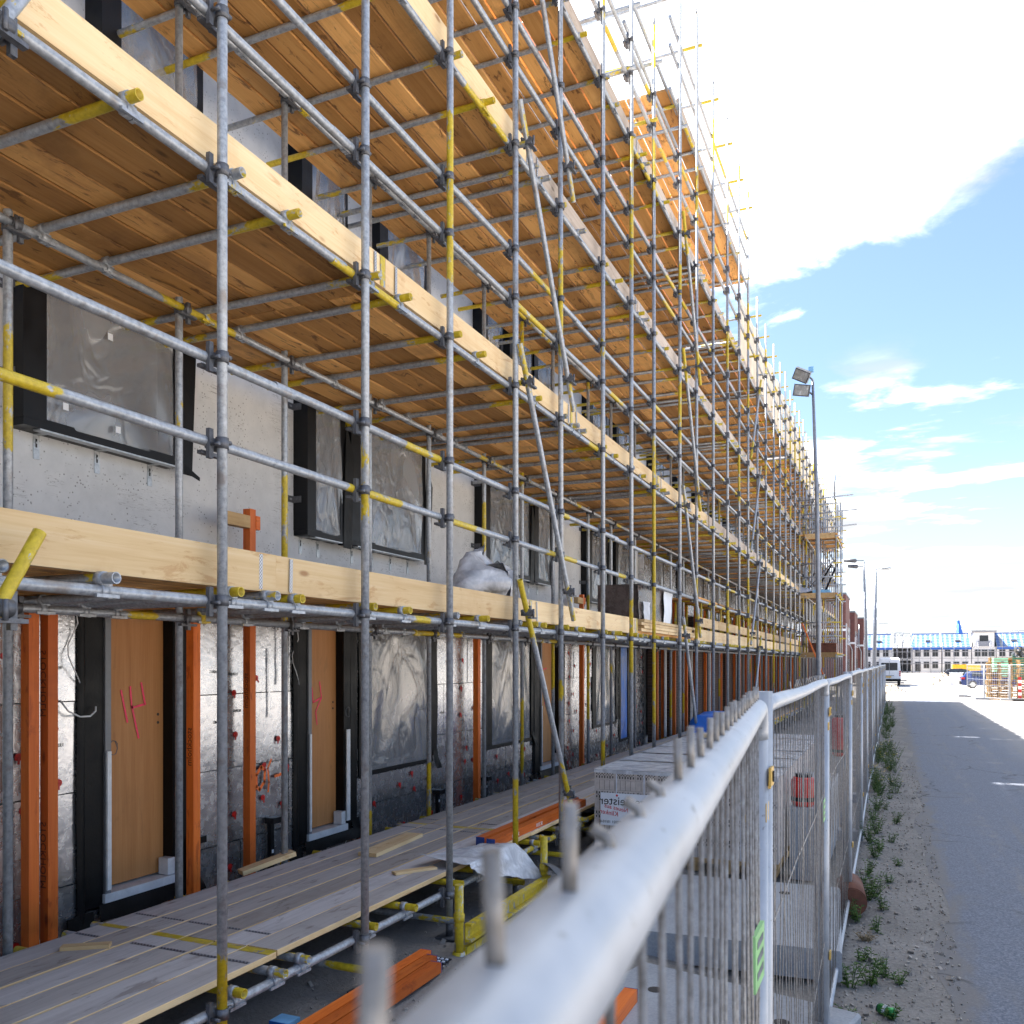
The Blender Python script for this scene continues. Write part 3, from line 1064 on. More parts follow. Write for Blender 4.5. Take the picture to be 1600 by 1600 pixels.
def gwindow(y0, y1, z0, idx, blue=False):
    wdo = boxp('window', (XW-0.06, y0+0.02, z0+0.02), (XW-0.045, y1-0.02, 2.79), 'glass_dark', bld)
    boxp('jamb', (XW-0.2, y0+0.002, z0), (XF+0.012, y0+(y1-y0)*0.13, 2.79), 'membrane', wdo)
    boxp('jamb', (XW-0.2, y1-0.05, z0), (XF+0.01, y1-0.002, 2.79), 'membrane', wdo)
    boxp('sill', (XW-0.18, y0+0.01, z0-0.012), (XF+0.02, y1-0.01, z0+0.03), 'frame_black', wdo)
    f = wob(idx)
    bpart('film', film_sheet(y0+(y1-y0)*0.11, y1-0.06, z0+0.03, 2.78, XF+0.0, idx), 'blue_tarp' if blue else 'film', wdo)
    flap = cloth(lambda u, v: (XF+0.016+0.012*f(v, u, 6), y1-0.045+0.15*u+0.01*f(v, 3, 4), z0+0.06+(2.72-z0)*v), 3, 18, 0.003)
    bpart('membrane_flap', flap, 'membrane', wdo)
    flap = cloth(lambda u, v: (XF+0.016+0.012*f(v, u, 6), y0-0.03+0.1*u+0.012*f(v, 3, 4), z0-0.03+(2.8-z0)*v), 3, 18, 0.003)
    bpart('membrane_flap', flap, 'membrane', wdo)
    bpart('membrane_flap', tape_tail(y1+0.04, z0+0.12, 0.11, 0.22, idx+70), 'membrane', wdo)
    return wdo


for i, (a, b, z) in enumerate(GWIN):
    wdo = gwindow(a, b, z, 100+i, blue=(i == 3))
    if i == 0:
        lb = boxp('sticker', (XF+0.034, 8.12, 2.50), (XF+0.0365, 8.24, 2.76), 'label_white', wdo)
        boxp('print', (XF+0.037, 8.13, 2.51), (XF+0.0378, 8.23, 2.55), 'blue_end', wdo)
        for k in range(4):
            boxp('print', (XF+0.037, 8.14, 2.60+0.03*k), (XF+0.0378, 8.22, 2.612+0.03*k), 'frame_grey', wdo)


def bracket_mesh():
    m = MB()
    m.box((0.0, -0.022, -0.16), (0.004, 0.022, 0.0))
    m.box((0.004, -0.022, -0.006), (0.09, 0.022, -0.001))
    m.tube((0.004, 0.0, -0.055), (0.012, 0.0, -0.055), 0.008, 6)
    m.box((0.004, -0.006, -0.085), (0.007, 0.004, -0.03), mi=1)
    return m.mesh('bracket', ['galv', 'ink_black'])


BRK = bracket_mesh()


def side_bracket_mesh():
    m = MB()
    m.box((0.0, -0.10, -0.03), (0.004, 0.0, 0.03))
    m.box((0.004, -0.004, -0.03), (0.09, 0.0, 0.03))
    m.box((0.004, -0.06, -0.008), (0.008, -0.03, 0.008), mi=1)
    return m.mesh('side_bracket', ['galv_dark', 'galv'])


SBK = side_bracket_mesh()


def uwindow(y0, y1, z0, z1, idx, detailed=True):
    xo = XW+0.16
    wdo = boxp('window', (XW-0.02, y0+0.04, z0+0.04), (XW-0.005, y1-0.04, z1-0.02), 'glass_dark', bld)
    jw = min(0.15, (y1-y0)*0.2)
    boxp('jamb', (XW-0.2, y0-0.012, z0), (xo, y0+jw, z1), 'frame_black', wdo)
    boxp('jamb', (XW-0.2, y1-0.07, z0), (xo-0.004, y1+0.012, z1), 'frame_black', wdo)
    boxp('sill', (XW-0.2, y0-0.008, z0-0.05), (xo-0.002, y1+0.008, z0+0.015), 'frame_black', wdo)
    boxp('head', (XW-0.2, y0-0.008, z1), (xo-0.002, y1+0.008, z1+0.05), 'frame_black', wdo)
    boxp('inner_post', (XW+0.0, y0+jw+0.002, z0+0.016), (xo-0.05, y0+jw+0.05, z1-0.002), 'frame_grey', wdo)
    bpart('film', film_sheet(y0+jw*0.9, y1-0.01, z0+0.0, z1-0.01, xo-0.012, idx, 0.03, 0.016), 'film', wdo)
    if not detailed:
        return
    boxp('edge_strip', (xo-0.06, y0+0.1, z0-0.062), (xo+0.004, y1-0.05, z0-0.052), 'galv', wdo)
    n = max(2, int((y1-y0)/0.33))
    for k in range(n):
        part('bracket', BRK, wdo, (XW+0.001, y0+0.2*(y1-y0)/1.3+(y1-y0-0.3)*k/max(1, n-1)*0.95, z0-0.05))
    for zz in (z0+0.28, z1-0.55):
        part('side_bracket', SBK, wdo, (XW+0.001, y0-0.013, zz))
    bpart('membrane_flap', cloth(lambda u, v: (xo+0.02*v, y1-0.03+0.14*u+0.02*v, z0-0.10+(1.2-0.3*u)*v), 3, 6, 0.003), 'membrane', wdo)
    if idx == 200:
        bpart('membrane_flap', cloth(lambda u, v: (xo-0.01+0.04*u, y1-0.02+0.18*u, z0-0.06-0.07*u+0.07*v*(1-0.6*u)), 5, 3, 0.003), 'membrane', wdo)
        for (sy, sz) in ((0.45, 0.55), (0.92, 0.42), (0.18, 0.08), (0.5, 0.04)):
            yy_, zz_ = y0+(y1-y0)*sy, z0+1.0*sz*1.2
            boxp('sticker', (xo+0.045, yy_, zz_), (xo+0.047, yy_+0.04, zz_+0.045), 'label_white', wdo)


for i, (a, b, z) in enumerate(UWIN):
    uwindow(a, b, z, UTOP, 200+i)
for i, (a, b) in enumerate(SWIN):
    uwindow(a, b, 6.1, 7.9, 220+i, False)
for i, (a, b) in enumerate(AWIN):
    wdo = boxp('window', (XW-0.06, a+0.02, 9.57), (XW-0.05, b-0.02, 10.33), 'glass_dark', bld)
    boxp('head', (XW-0.05, a, 10.3), (XW+0.1, b, 10.38), 'frame_grey', wdo)
    for k in range(6):
        boxp('slat', (XW-0.02, a+0.02, 9.62+0.11*k), (XW+0.03, b-0.02, 9.66+0.11*k), 'shade_steel', wdo)
    boxp('jamb', (XW-0.1, a-0.04, 9.5), (XW+0.09, a+0.03, 10.3), 'frame_grey', wdo)
    boxp('jamb', (XW-0.1, b-0.03, 9.5), (XW+0.09, b+0.04, 10.3), 'frame_grey', wdo)

# white flashing profiles fixed to the concrete just above the first lift
for (a, b) in ((4.0, 5.25), (5.75, 7.0), (7.3, 8.9)):
    boxp('flashing', (XW+0.001, a, 2.99), (XW+0.03, b, 3.035), 'white_pvc', bld)
# loose cable ends hanging from the wall
for (y, z) in ((4.0, 2.5), (6.3, 2.45)):
    pts = [(XF+0.03+0.02*math.sin(k*1.3), y+0.05*math.sin(k*0.9)+0.01*k, z-0.07*k) for k in range(9)]
    bpart('cable', MB().path(pts, 0.004, 6), 'white_pvc', bld)
    boxp('junction_box', (XF+0.0, y-0.05, z+0.02), (XF+0.05, y+0.05, z+0.11), 'galv_dark', bld)
bpart('cable', MB().path([(XF+0.01, 3.96, 1.86), (XF+0.05, 3.99, 1.79), (XF+0.07, 4.06, 1.75), (XF+0.07, 4.14, 1.75), (XF+0.06, 4.19, 1.78), (XF+0.05, 4.20, 1.81)], 0.006, 7), 'white_pvc', bld)
for (y0c, z0c) in ((4.36, 1.52), (7.16, 1.62)):
    bpart('cable', MB().path([(XF+0.03+0.004*math.sin(k), y0c+(0.035+0.006*math.sin(k*.7))*math.cos(k*0.55), z0c+0.05*math.sin(k*0.55)) for k in range(40)], 0.0018, 5), 'galv_dark', bld)

# far half: dark brick outer leaf going up in piers, with black framed openings between
piers = []
prev = 18.3
for (a, b) in FARO:
    piers.append((prev, a))
    prev = b
piers.append((prev, YE))
for k, (a, b) in enumerate(piers):
    if b-a > 0.1:
        boxp('brick_pier', (-4.84, a, 0.05), (-4.72, b, 3.35+0.25*math.sin(k*1.7)), 'brickwork', bld)
        boxp('insulation_panel', (XW+0.003, a+0.02, 3.35), (XF, b-0.02, 4.9), 'foil', bld)
for i, (a, b) in enumerate(FARO):
    wdo = boxp('window', (XW-0.06, a+0.02, 0.52), (XW-0.05, b-0.02, 2.74), 'glass_dark', bld)
    boxp('jamb', (XW-0.15, a, 0.5), (XF, a+0.12, 2.75), 'frame_black', wdo)
    boxp('jamb', (XW-0.15, b-0.1, 0.5), (XF, b, 2.75), 'frame_black', wdo)
    if i < 9:
        uwindow(a, b, 3.3, 5.0, 300+i, False)
    if i < 5:
        uwindow(a, b, 6.1, 7.9, 330+i, False)

# ------------------------------------------------------------------ orange bricklayers' profile posts
def ordn(k):
    w_ = ('first', 'second', 'third', 'fourth', 'fifth', 'sixth', 'seventh', 'eighth', 'ninth', 'tenth', 'eleventh', 'twelfth', 'thirteenth', 'fourteenth', 'fifteenth', 'sixteenth', 'seventeenth', 'eighteenth', 'nineteenth', 'twentieth')
    return w_[k] if k < 20 else 'twenty-'+w_[k-20]


def opost(y, zt, label, txt=True, x=-4.80, w_=0.07, z0=0.2, bracket=None, tz=()):
    o = thing('timber_post', label, 'post', (x, y, z0), 'orange profile posts along the wall')
    boxp('shaft', (x-w_/2, y-w_/2, z0), (x+w_/2, y+w_/2, zt), 'orange_upright', o)
    for q in tz:
        lettering('STOCKHOLM' if txt == 1 else 'stockholm', 0.068, (x+0.016, y-w_/2-0.001, q), (0, 0, -1), (-1, 0, 0), 'ink_brown', o)
    if bracket:
        boxp('rail', (x-0.03, y-0.30, zt-0.16), (x+0.005+w_/2, y-w_/2-0.001, zt-0.06), 'pallet_wood', o)
        boxp('block', (x-0.03, y+w_/2+0.001, zt-0.16), (x+w_/2+0.005, y+w_/2+0.05, zt-0.05), 'orange_timber', o)
    return o


opost(3.665, 2.62, 'orange timber post, leftmost one, plain face towards the road', False)
opost(3.795, 2.62, 'orange timber post with large dark lettering, beside the leftmost post', 1, tz=(2.18, 1.12))
opost(5.01, 2.62, 'orange timber post right of the plywood door marked 14', 2, tz=(1.62,))
opost(5.63, 3.35, 'orange timber post with a short wooden arm near its top', 2, bracket=True, tz=(2.02,))
opost(9.85, 3.22, 'orange timber post between the two film covered ground floor windows', False, bracket=True)
opost(13.87, 3.25, 'orange timber post right of the third plywood door', False, bracket=True)
k = 0
nop = 0
for (a, b) in piers[:-1]:
    for q in (a+0.06, b-0.06):
        if k < 27 and q > 18.2:
            opost(q, 3.55, ordn(nop)+' orange timber post along the dark brick piers counted from the camera', False, x=-4.66)
            nop += 1
        k += 1
# white plastic uprights among the brick piers
for k, q in enumerate((18.9, 21.6, 24.0)):
    o = thing('plastic_profile', ordn(k)+' white plastic profile at the dark brick piers counted from the camera', 'profile', (-4.6, q, 0.2), 'white profiles')
    boxp('strip', (-4.62, q-0.03, 0.2), (-4.58, q+0.03, 2.6), 'white_pvc', o)

# black capped pegs at the foot of the wall
for (y, lab) in ((5.08, 'black plastic peg with square cap beside the first plywood door'), (5.98, 'black plastic peg with square cap beside the second plywood door'), (8.95, 'small black plastic peg under the tall film covered window'), (10.25, 'small black plastic peg right of the orange post')):
    big_ = y < 7
    o = thing('wall_peg', lab, 'peg', (-4.86, y, 0.2))
    zt = 0.78 if big_ else 0.62
    boxp('shaft', (-4.89, y-0.02, 0.2), (-4.85, y+0.02, zt-0.05), 'frame_black', o)
    boxp('cap', (-4.91, y-0.025, zt-0.05), (-4.82, y+0.09, zt), 'frame_black', o)
    boxp('sticker', (-4.849, y-0.012, 0.48), (-4.8475, y+0.012, 0.51), 'label_white', o)

# ------------------------------------------------------------------ scaffold
XO, XI = -2.86, -4.25
XL = XO-0.052              # ledgers and rails run inside the uprights
scf = thing('scaffold', 'long tube scaffold with wooden decks in front of the terrace', 'scaffold', (XO, 20, 0.17))
YS = [-2.5, -1.4, -0.3, 0.85, 2.0, 3.167, 4.36, 5.43, 6.60, 7.68, 8.96, 10.06, 11.14, 12.63, 13.8, 15.24, 16.65, 17.99, 19.17, 20.6, 22.0, 23.5]
while YS[-1] < YE-1.5:
    YS.append(YS[-1]+1.36)
NB = len(YS)
LED = [0.47, 2.39, 4.39, 6.39, 8.39]
L5 = 10.27
L5A, L5B = 12.63, 19.17


def top_of(y):
    return 12.25 if L5A-0.1 <= y <= L5B+0.1 else 10.45


rs = random.Random(99)
bp_mesh = MB().box((-.075, -.075, 0), (.075, .075, .008)).tube((0, 0, .008), (0, 0, .1), 0.027, 8).mesh('base_plate', ['galv_dark'])
for i, y in enumerate(YS):
    zt = top_of(y)+rs.uniform(-0.12, 0.12)
    if 0 < y < 11:
        zt = 10.6
    g0 = gh(XO, y)
    # two lengths with a sleeve
    tube('upright_tube', (XO, y, g0+0.01), (XO+rs.uniform(-.01, .01), y+rs.uniform(-0.012, 0.012), zt), scf, 'tube_upright', n=12 if y < 13 else 8)
    part('base_plate', bp_mesh, scf, (XO, y, g0+0.004))
    tube('upright_tube', (XI, y-0.05, gh(XI, y)+0.01), (XI, y-0.05, 8.2), scf, 'tube_upright', n=8)
    if y < 20:
        tube('spigot', (XO, y, zt), (XO, y, zt+0.09), scf, 'galv_dark', r=0.012, n=6)

# ledgers and guard rails in lengths of about six metres
def lengths(y0, y1, L, off):
    out_, y = [], y0-off
    while y < y1:
        out_.append((max(y, y0), min(y+L, y1)))
        y += L
    return [q for q in out_ if q[1]-q[0] > 0.3]


GUARD = []
for li, zl in enumerate(LED):
    for (a, b) in lengths(-2.8, YE, 5.9, 1.1+li*1.9):
        j = 0.012 if int(a*7) % 2 else -0.012
        tube('ledger_tube', (XL, a, zl+j*0.3), (XL, b+0.12, zl-j*0.3), scf, 'tube_rail', n=12 if a < 14 else 8, hollow=a < 12)
        tube('ledger_tube', (XI+0.05, a+0.4, zl), (XI+0.05, b+0.5, zl), scf, 'tube_rail', n=8)
    if li >= 1:
        for (dz_, off) in ((0.73, 2.3), (1.13, 4.1)):
            for (a, b) in lengths(-2.8, YE, 5.9, off+li*1.3):
                tube('guard_rail', (XL, a, zl+dz_+rs.uniform(-.012, .012)), (XL, b+0.15, zl+dz_+rs.uniform(-.012, .012)), scf, 'tube_rail', n=12 if a < 14 else 8, hollow=a < 12)
for dz_ in (0, 0.62, 1.02):
    tube('ledger_tube' if dz_ == 0 else 'guard_rail', (XL, L5A-0.4, L5+dz_), (XL, L5B+0.35, L5+dz_), scf, 'tube_rail', n=8)
tube('guard_rail', (XL-0.08, 10.2, L5+0.1), (XL-0.08, 13.0, L5+0.1), scf, 'tube_rail', n=8)
tube('guard_rail', (XL-0.08, 10.2, L5-0.4), (XL-0.08, 13.0, L5-0.4), scf, 'tube_rail', n=8)

# transoms: one by each upright, one mid bay, pairs where boards butt
JOFF = [0.20, 0.15, 1.22, 0.15, 0.2]
BL = 3.5
tr_list = []
for li, zl in enumerate(LED):
    ys_ = []
    for i, y in enumerate(YS[:-1]):
        ys_.append(y+0.09+rs.uniform(-.03, .05))
        ys_.append((y+YS[i+1])/2+rs.uniform(-.08, .08))
    j = JOFF[li]-BL
    while j < YE:
        if j > -2.4:
            ys_ += [j-0.11, j+0.11]
        j += BL
    ys_.sort()
    keep = []
    for y in ys_:
        if not keep or y-keep[-1] > 0.17:
            keep.append(y)
    for y in keep:
        tr_list.append((y, li, zl+0.049))
for i in range(6):
    y = L5A+0.1+i*(L5B-L5A-0.2)/5
    tr_list.append((y, 5, L5+0.049))
tr_list.sort()
far_tr = MB()
ntr = 0
for (y, li, z) in tr_list:
    xe = -4.90 + rs.uniform(-.12, .04)
    if li == 0:
        xe = -4.42
    if li >= 4:
        xe = -4.5
    xs_ = XO+0.022+rs.uniform(-.012, .03)
    yj = rs.uniform(-.02, .02)
    if ntr < 292:
        tube('transom_tube', (xs_, y, z), (xe, y+yj, z), scf, 'tube_ends', n=12 if y < 9 else 8, hollow=y < 12)
        ntr += 1
    else:
        far_tr.tube((xs_, y, z), (xe, y+yj, z), 0.0242, 6)
bpart('far_transoms', far_tr, 'tube_stuff', scf, kind='stuff')
# low cross tubes near the ground
for y in YS[4:16]:
    tube('foot_tie', (XO+0.1, y-0.06, 0.31), (XI-0.1, y-0.06, 0.31), scf, 'tube_ends', n=8, hollow=True)

# deck boards
BW = 0.203
dk_list = []
for li, zl in enumerate(LED):
    nb = (6, 9, 9, 8, 7)[li]
    j = JOFF[li]-BL
    while j < YE:
        a, b = max(j, -2.7), min(j+BL, YE)
        if b-a > 0.4 and not (li == 0 and a > 46):
            for k in range(nb):
                # two wide butt joints on the top lift let the sun through
                cut = 0.2 if (li == 4 and k < 5 and (abs(b-17.7) < 0.1 or abs(b-28.2) < 0.1)) else 0.0
                dk_list.append((a, b-cut, li, k, zl+0.075))
        j += BL
for (a, b) in ((L5A-0.25, 16.0), (16.0, L5B+0.15)):
    for k in range(6):
        dk_list.append((a, b, 5, k, L5+0.075))
dk_list.sort(key=lambda q: q[0]+0.6*abs(q[2]-1.5))
BM = {}


def board_mesh(L, mats):
    key = (round(L, 2), mats)
    if key not in BM:
        m = MB()
        hw, c_, y_ = BW/2-0.002, 0.006, L/2-0.003
        prof = [(-hw+c_, 0), (hw-c_, 0), (hw, c_), (hw, 0.033), (hw-0.003, 0.036), (-hw+0.003, 0.036), (-hw, 0.033), (-hw, c_)]
        for yv in (-y_, y_):
            m.v += [(a, yv, b) for a, b in prof]
        for q in range(8):
            q2 = (q+1) % 8
            m.f.append((q, q2, 8+q2, 8+q))
            m.mi.append(0 if q == 0 else (2 if q == 4 else 1))
            m.sm.append(False)
        m.f += [tuple(reversed(range(8))), tuple(range(8, 16))]
        m.mi += [1, 1]
        m.sm += [False, False]
        BM[key] = m.mesh('deck_board', list(mats))
    return BM[key]


far_dk = MB()
nbd = 0
for (a, b, li, k, z) in dk_list:
    x = XL-0.055-BW/2-k*(BW+(0.011 if li >= 3 else 0.007))
    dz_ = rs.uniform(0, 0.009)
    if li >= 3:
        x += rs.uniform(-.004, .004)
    mats = ('board_grey', 'board_pine', 'board_grey') if li == 0 else ('board_under', 'board_under', 'board_old')
    jy = rs.uniform(-.012, .012)
    if nbd < 298:
        part('deck_board', board_mesh(b-a, mats), scf, (x+rs.uniform(-.002, .002), (a+b)/2+jy, z+dz_), Euler((0, 0, rs.uniform(-.0012, .0012))))
        nbd += 1
    else:
        far_dk.box((x-BW/2+.002, a+0.004, z), (x+BW/2-.002, b-0.004, z+0.036), 0, None, 0, 1)
bpart('far_deck_boards', far_dk, ['board_under', 'board_old'], scf, kind='stuff')

# toe boards
def toe_mesh(L, mname):
    key = ('toe', round(L, 2), mname)
    if key not in BM:
        BM[key] = MB().box((-0.016, -L/2+0.004, 0), (0.016, L/2-0.004, 0.195)).mesh('toe_board', [mname])
    return BM[key]


for li in (1, 2, 3, 4):
    j = JOFF[li]-BL
    while j < YE:
        a, b = max(j, -2.7), min(j+BL, YE)
        if b-a > 0.5 and not (li == 1 and 10.4 < a < 13):
            old = (li == 3 and a > 6) or (li == 4) or (li == 2 and 15 < a < 22)
            tb = part('toe_board', toe_mesh(b-a, 'board_old' if old else 'board_pine'), scf, (XL-0.045+rs.uniform(-.006, .004), (a+b)/2, LED[li]+0.075), Euler((0, rs.uniform(-.03, .03), 0)))
            if a < 12:
                for q in (a+0.12, b-0.12):
                    if q > 0:
                        boxp('nail_plate', (XL-0.026, q-0.013, LED[li]+0.085), (XL-0.0245, q+0.013, LED[li]+0.262), 'nail_plate', tb)
                if b < 13 and li < 3:
                    boxp('paint_mark', (XL-0.0285, b-0.06, LED[li]+0.078), (XL-0.0278, b-0.006, LED[li]+0.268), 'tube_yellow', tb)
        j += BL
part('toe_board', toe_mesh(6.0, 'board_old'), scf, (XL-0.045, 15.9, L5+0.075))
# board ends on the lowest deck: dark nail plates and yellow paint
for jj in (3.70, 7.2):
    for k in range(6):
        x = XL-0.055-BW/2-k*(BW+0.006)
        for q in (-0.22, 0.2):
            o = MB().box((x-BW/2+.015, jj+q, 0.5853), (x+BW/2-.015, jj+q+0.022, 0.5868))
            bpart('nail_plate', o, 'nail_plate_dark', scf)
        bpart('paint_mark', MB().box((x-BW/2+.004, jj-0.05+rs.uniform(-.03, .01), 0.5851), (x+BW/2-.004, jj-0.006, 0.5857)), 'tube_yellow', scf)

# couplers
def coupler_mesh():
    m = MB()
    m.tube((0, 0, -0.026), (0, 0, 0.026), 0.031, 12)
    m.tube((-0.052, -0.028, 0), (-0.052, 0.028, 0), 0.031, 12)
    m.box((-0.040, -0.062, -0.075), (-0.018, -0.036, 0.062))
    m.box((-0.086, -0.07, -0.052), (-0.056, 0.065, -0.036))
    m.tube((0.004, 0.02, 0.012), (0.004, 0.052, 0.012), 0.011, 6)
    m.tube((-0.02, -0.05, -0.012), (0.03, -0.05, -0.012), 0.009, 6)
    m.tube((-0.09, 0.02, 0.028), (-0.09, 0.02, -0.045), 0.010, 6)
    return m.mesh('coupler', ['galv_dark'])


def clip_mesh():
    m = MB()
    m.tube((0, -0.018, 0), (0, 0.018, 0), 0.030, 10)
    m.tube((-0.018, 0.0, 0.049), (0.018, 0.0, 0.049), 0.030, 10)
    m.box((-0.012, 0.022, -0.03), (0.012, 0.042, 0.03))
    m.box((0.02, -0.05, -0.028), (0.032, 0.06, -0.014))
    return m.mesh('board_clip', ['tube_stuff'])


CPM, CLM = coupler_mesh(), clip_mesh()
far_cp = MB()
ncp = 0
cps = []
for y in YS:
    for li, zl in enumerate(LED):
        cps.append((y, zl, 1))
        if li >= 1:
            cps += [(y, zl+0.73, 1), (y, zl+1.13, 1)]
        if y < 24:
            cps.append((y, zl, 0))
cps.sort()
for (y, z, outer) in cps:
    x = XO if outer else XI
    if ncp < 296:
        part('coupler', CPM, scf, (x, y-(0 if outer else 0.05), z), Euler((0, 0, 0 if outer else math.pi)))
        ncp += 1
    else:
        far_cp.box((x-0.08, y-0.05, z-0.05), (x+0.03, y+0.05, z+0.05))
bpart('far_couplers', far_cp, 'galv_dark', scf, kind='stuff')
ncl = 0
for (y, li, z) in tr_list:
    if 1.5 < y < 16 and ncl < 280:
        part('board_clip', CLM, scf, (XL, y, z-0.049), Euler((0, 0, 0)))
        ncl += 1
        if y < 12:
            part('board_clip', CLM, scf, (XI+0.05, y, z-0.049))
            ncl += 1

# diagonal braces on the outer face
def brace(y0, z0, y1, z1):
    tube('diagonal_brace', (XO+0.055, y0, z0), (XO+0.055, y1, z1), scf, 'tube_ends', n=10, hollow=True)
    for t_ in (0.12, 0.88):
        part('brace_coupler', CPM, scf, (XO+0.03, y0+(y1-y0)*t_, z0+(z1-z0)*t_), Euler((0, 0, math.pi)))


for a in (0.85, 6.6):
    for zb in (0.47, 2.39, 4.39, 6.39):
        if a < 2:
            brace(a-0.0, zb-0.25 if zb > 1 else 0.22, a+1.33, zb+(2.18 if zb > 1 else 2.1))
        else:
            brace(a+1.27, zb+0.12 if zb > 1 else 0.62, a-0.04, zb+2.33 if zb > 1 else 2.78)
for zb in (0.47, 2.39, 4.39, 6.39):
    brace(13.85, zb+0.12, 12.62, zb+2.3)
    brace(19.2, zb+0.1, 20.75, zb+2.25)
    brace(31.2, zb+0.1, 32.4, zb+2.2)
# cross rails on the top lift
for y in YS:
    if y > 10:
        z = top_of(y)-0.35
        if y > 12.4:
            tube('cross_rail', (XO+0.08, y+0.05, z), (XI-0.2, y+0.05, z), scf, 'tube_ends', n=6)
        if y < L5A or y > L5B:
            tube('cross_rail', (XO+0.06, y-0.05, 9.15), (XI-0.2, y-0.05, 9.15), scf, 'tube_ends', n=6)
for y in (10.06, 11.14, 12.63, 13.8):
    tube('upright_tube', (XI, y, 8.2), (XI, y, 10.4), scf, 'tube_upright', n=8)
    tube('cross_rail', (XO+0.1, y+0.04, 9.95), (XI-0.15, y+0.04, 9.95), scf, 'tube_plain', n=6)

# translucent sheeting along the top lift
y = 19.3
k = 0
while y < YE-1:
    f = wob(400+k)
    y1 = min(y+4.2, YE)
    sh = thing('plastic_sheet', ordn(k)+' cream translucent sheet along the top lift counted from the camera', 'sheeting', (XO-0.22, (y+y1)/2, 8.5), 'sheeting on the top lift')
    bpart('sheet', cloth(lambda u, v: (XO-0.22+0.05*f(u, v, 5)*(0.3+v), y+(y1-y-0.03)*u, 8.52+1.78*v+0.05*f(u*3, 1, 4)*v-0.10*math.sin(u*math.pi*3)**2*v), 24, 6, 0.003), 'sheeting', sh)
    y = y1
    k += 1

# bricklayers' trestles with planks on the first lift, far half
for k in range(9):
    y = 18.6+k*2.3
    o = thing('trestle', ordn(k)+' yellow trestle with planks on the first lift counted from the camera', 'trestle', (-4.1, y, 2.51), 'trestles on the first lift')
    for q in (y, y+1.1):
        for xx in (-3.75, -4.3):
            tube('leg', (xx, q-0.12, 2.51), (xx, q, 3.42), o, 'tube_yellow', r=0.016, n=6)
            tube('leg', (xx, q+0.12, 2.51), (xx, q, 3.42), o, 'tube_yellow', r=0.016, n=6)
        tube('cross_bar', (-3.7, q, 3.42), (-4.35, q, 3.42), o, 'tube_yellow', r=0.016, n=6)
    for kk in range(3):
        boxp('plank', (-4.34+kk*.22, y-0.5, 3.44), (-4.14+kk*.22, y+1.6, 3.475), 'board_under', o)
    boxp('edge_board', (-3.74, y-0.55, 2.86), (-3.70, y+1.72, 3.06), 'board_pine', o)

# ------------------------------------------------------------------ loading tower against the scaffold
twr = thing('loading_tower', 'loading tower of yellow and grey tubes standing before the far scaffold', 'scaffold', (-2.4, 33, 0.1))
TX = (-3.2+0.45, -1.74)
TY = (31.2, 32.3, 33.4, 34.6)
for y in TY:
    for x in (-2.72, -2.25, -1.76):
        tube('upright_tube', (x, y, 0.1), (x+rs.uniform(-.02, .02), y, 7.75+rs.uniform(-.2, .2)), twr, 'tube_upright', n=8)
tube('upright_tube', (-1.82, 31.25, 7.6), (-1.80, 31.25, 8.75), twr, 'tube_plain', n=8)
for zl in (2.39, 4.39, 6.39):
    for y in TY:
        tube('cross_tube', (-3.1, y, zl), (-1.62, y+.02, zl), twr, 'tube_ends', n=8)
    for x in (-2.72, -1.76):
        tube('ledger_tube', (x, 30.9, zl-0.05), (x, 35.0, zl-0.05), twr, 'tube_rail', n=8)
    for k in range(7):
        boxp('deck_board', (-3.1+.0, 31.0+k*.52, zl+0.03), (-1.72, 31.5+k*.52, zl+0.065), 'board_under', twr)
    boxp('fascia', (-2.95+0.2*(zl > 6), 30.94, zl-0.10), (-1.78, 30.98, zl+0.07), 'pallet_wood', twr)
    for dz_ in (0.62, 1.08):
        for y in (31.2, 34.6):
            tube('guard_rail', (-3.1, y-0.05, zl+dz_), (-1.6, y-0.05, zl+dz_), twr, 'tube_ends', n=8)
for z, a, b in ((7.62, -3.0, -1.22), (7.12, -3.0, -1.10), (6.92-.3, -2.9, -1.12)):
    tube('projecting_tube', (a, 31.1, z), (b, 31.15, z+0.10), twr, 'tube_plain', n=8)
# things on the tower
o = thing('folded_tarpaulin', 'crumpled pale blue tarpaulin on the middle deck of the loading tower', 'tarpaulin', (-2.9, 31.5, 4.47))
f = wob(77)
bpart('bundle', cloth(lambda u, v: (-3.28+0.85*u, 31.0+0.9*v, 4.47+0.26*math.sin(math.pi*v)*math.sin(math.pi*min(1, u*1.05))+0.06*f(u, v, 6)+0.03), 14, 10, 0.01), 'soft_white', o)
o = thing('foam_sheet', 'light blue foam sheet lying on the middle deck of the loading tower', 'panel', (-2.2, 31.4, 4.47))
boxp('sheet', (-2.5, 30.95, 4.466), (-1.95, 31.9, 4.56), 'cloth_blue', o)
o = thing('spiral_hose', 'coiled grey ribbed hose leaning on the loading tower', 'hose', (-2.4, 31.6, 4.5))
pts = []
for k in range(120):
    t_ = k/119
    a = t_*2*math.pi*17
    pts.append((-2.75+0.85*t_+0.09*math.cos(a)*0.6, 31.7+0.09*math.sin(a), 4.62+0.95*t_+0.09*math.cos(a)*0.8))
bpart('coil', MB().path(pts, 0.014, 5), 'chute_grey', o)
o = thing('roof_ladder', 'dark folded ladder leaning across the loading tower deck', 'ladder', (-2.1, 31.8, 4.5))
for q in (-0.0, 0.3):
    bpart('stile', MB().tube((-2.45+q, 31.9, 4.6), (-1.95+q*0.6, 31.9, 5.5), 0.035, 6), 'frame_black', o)
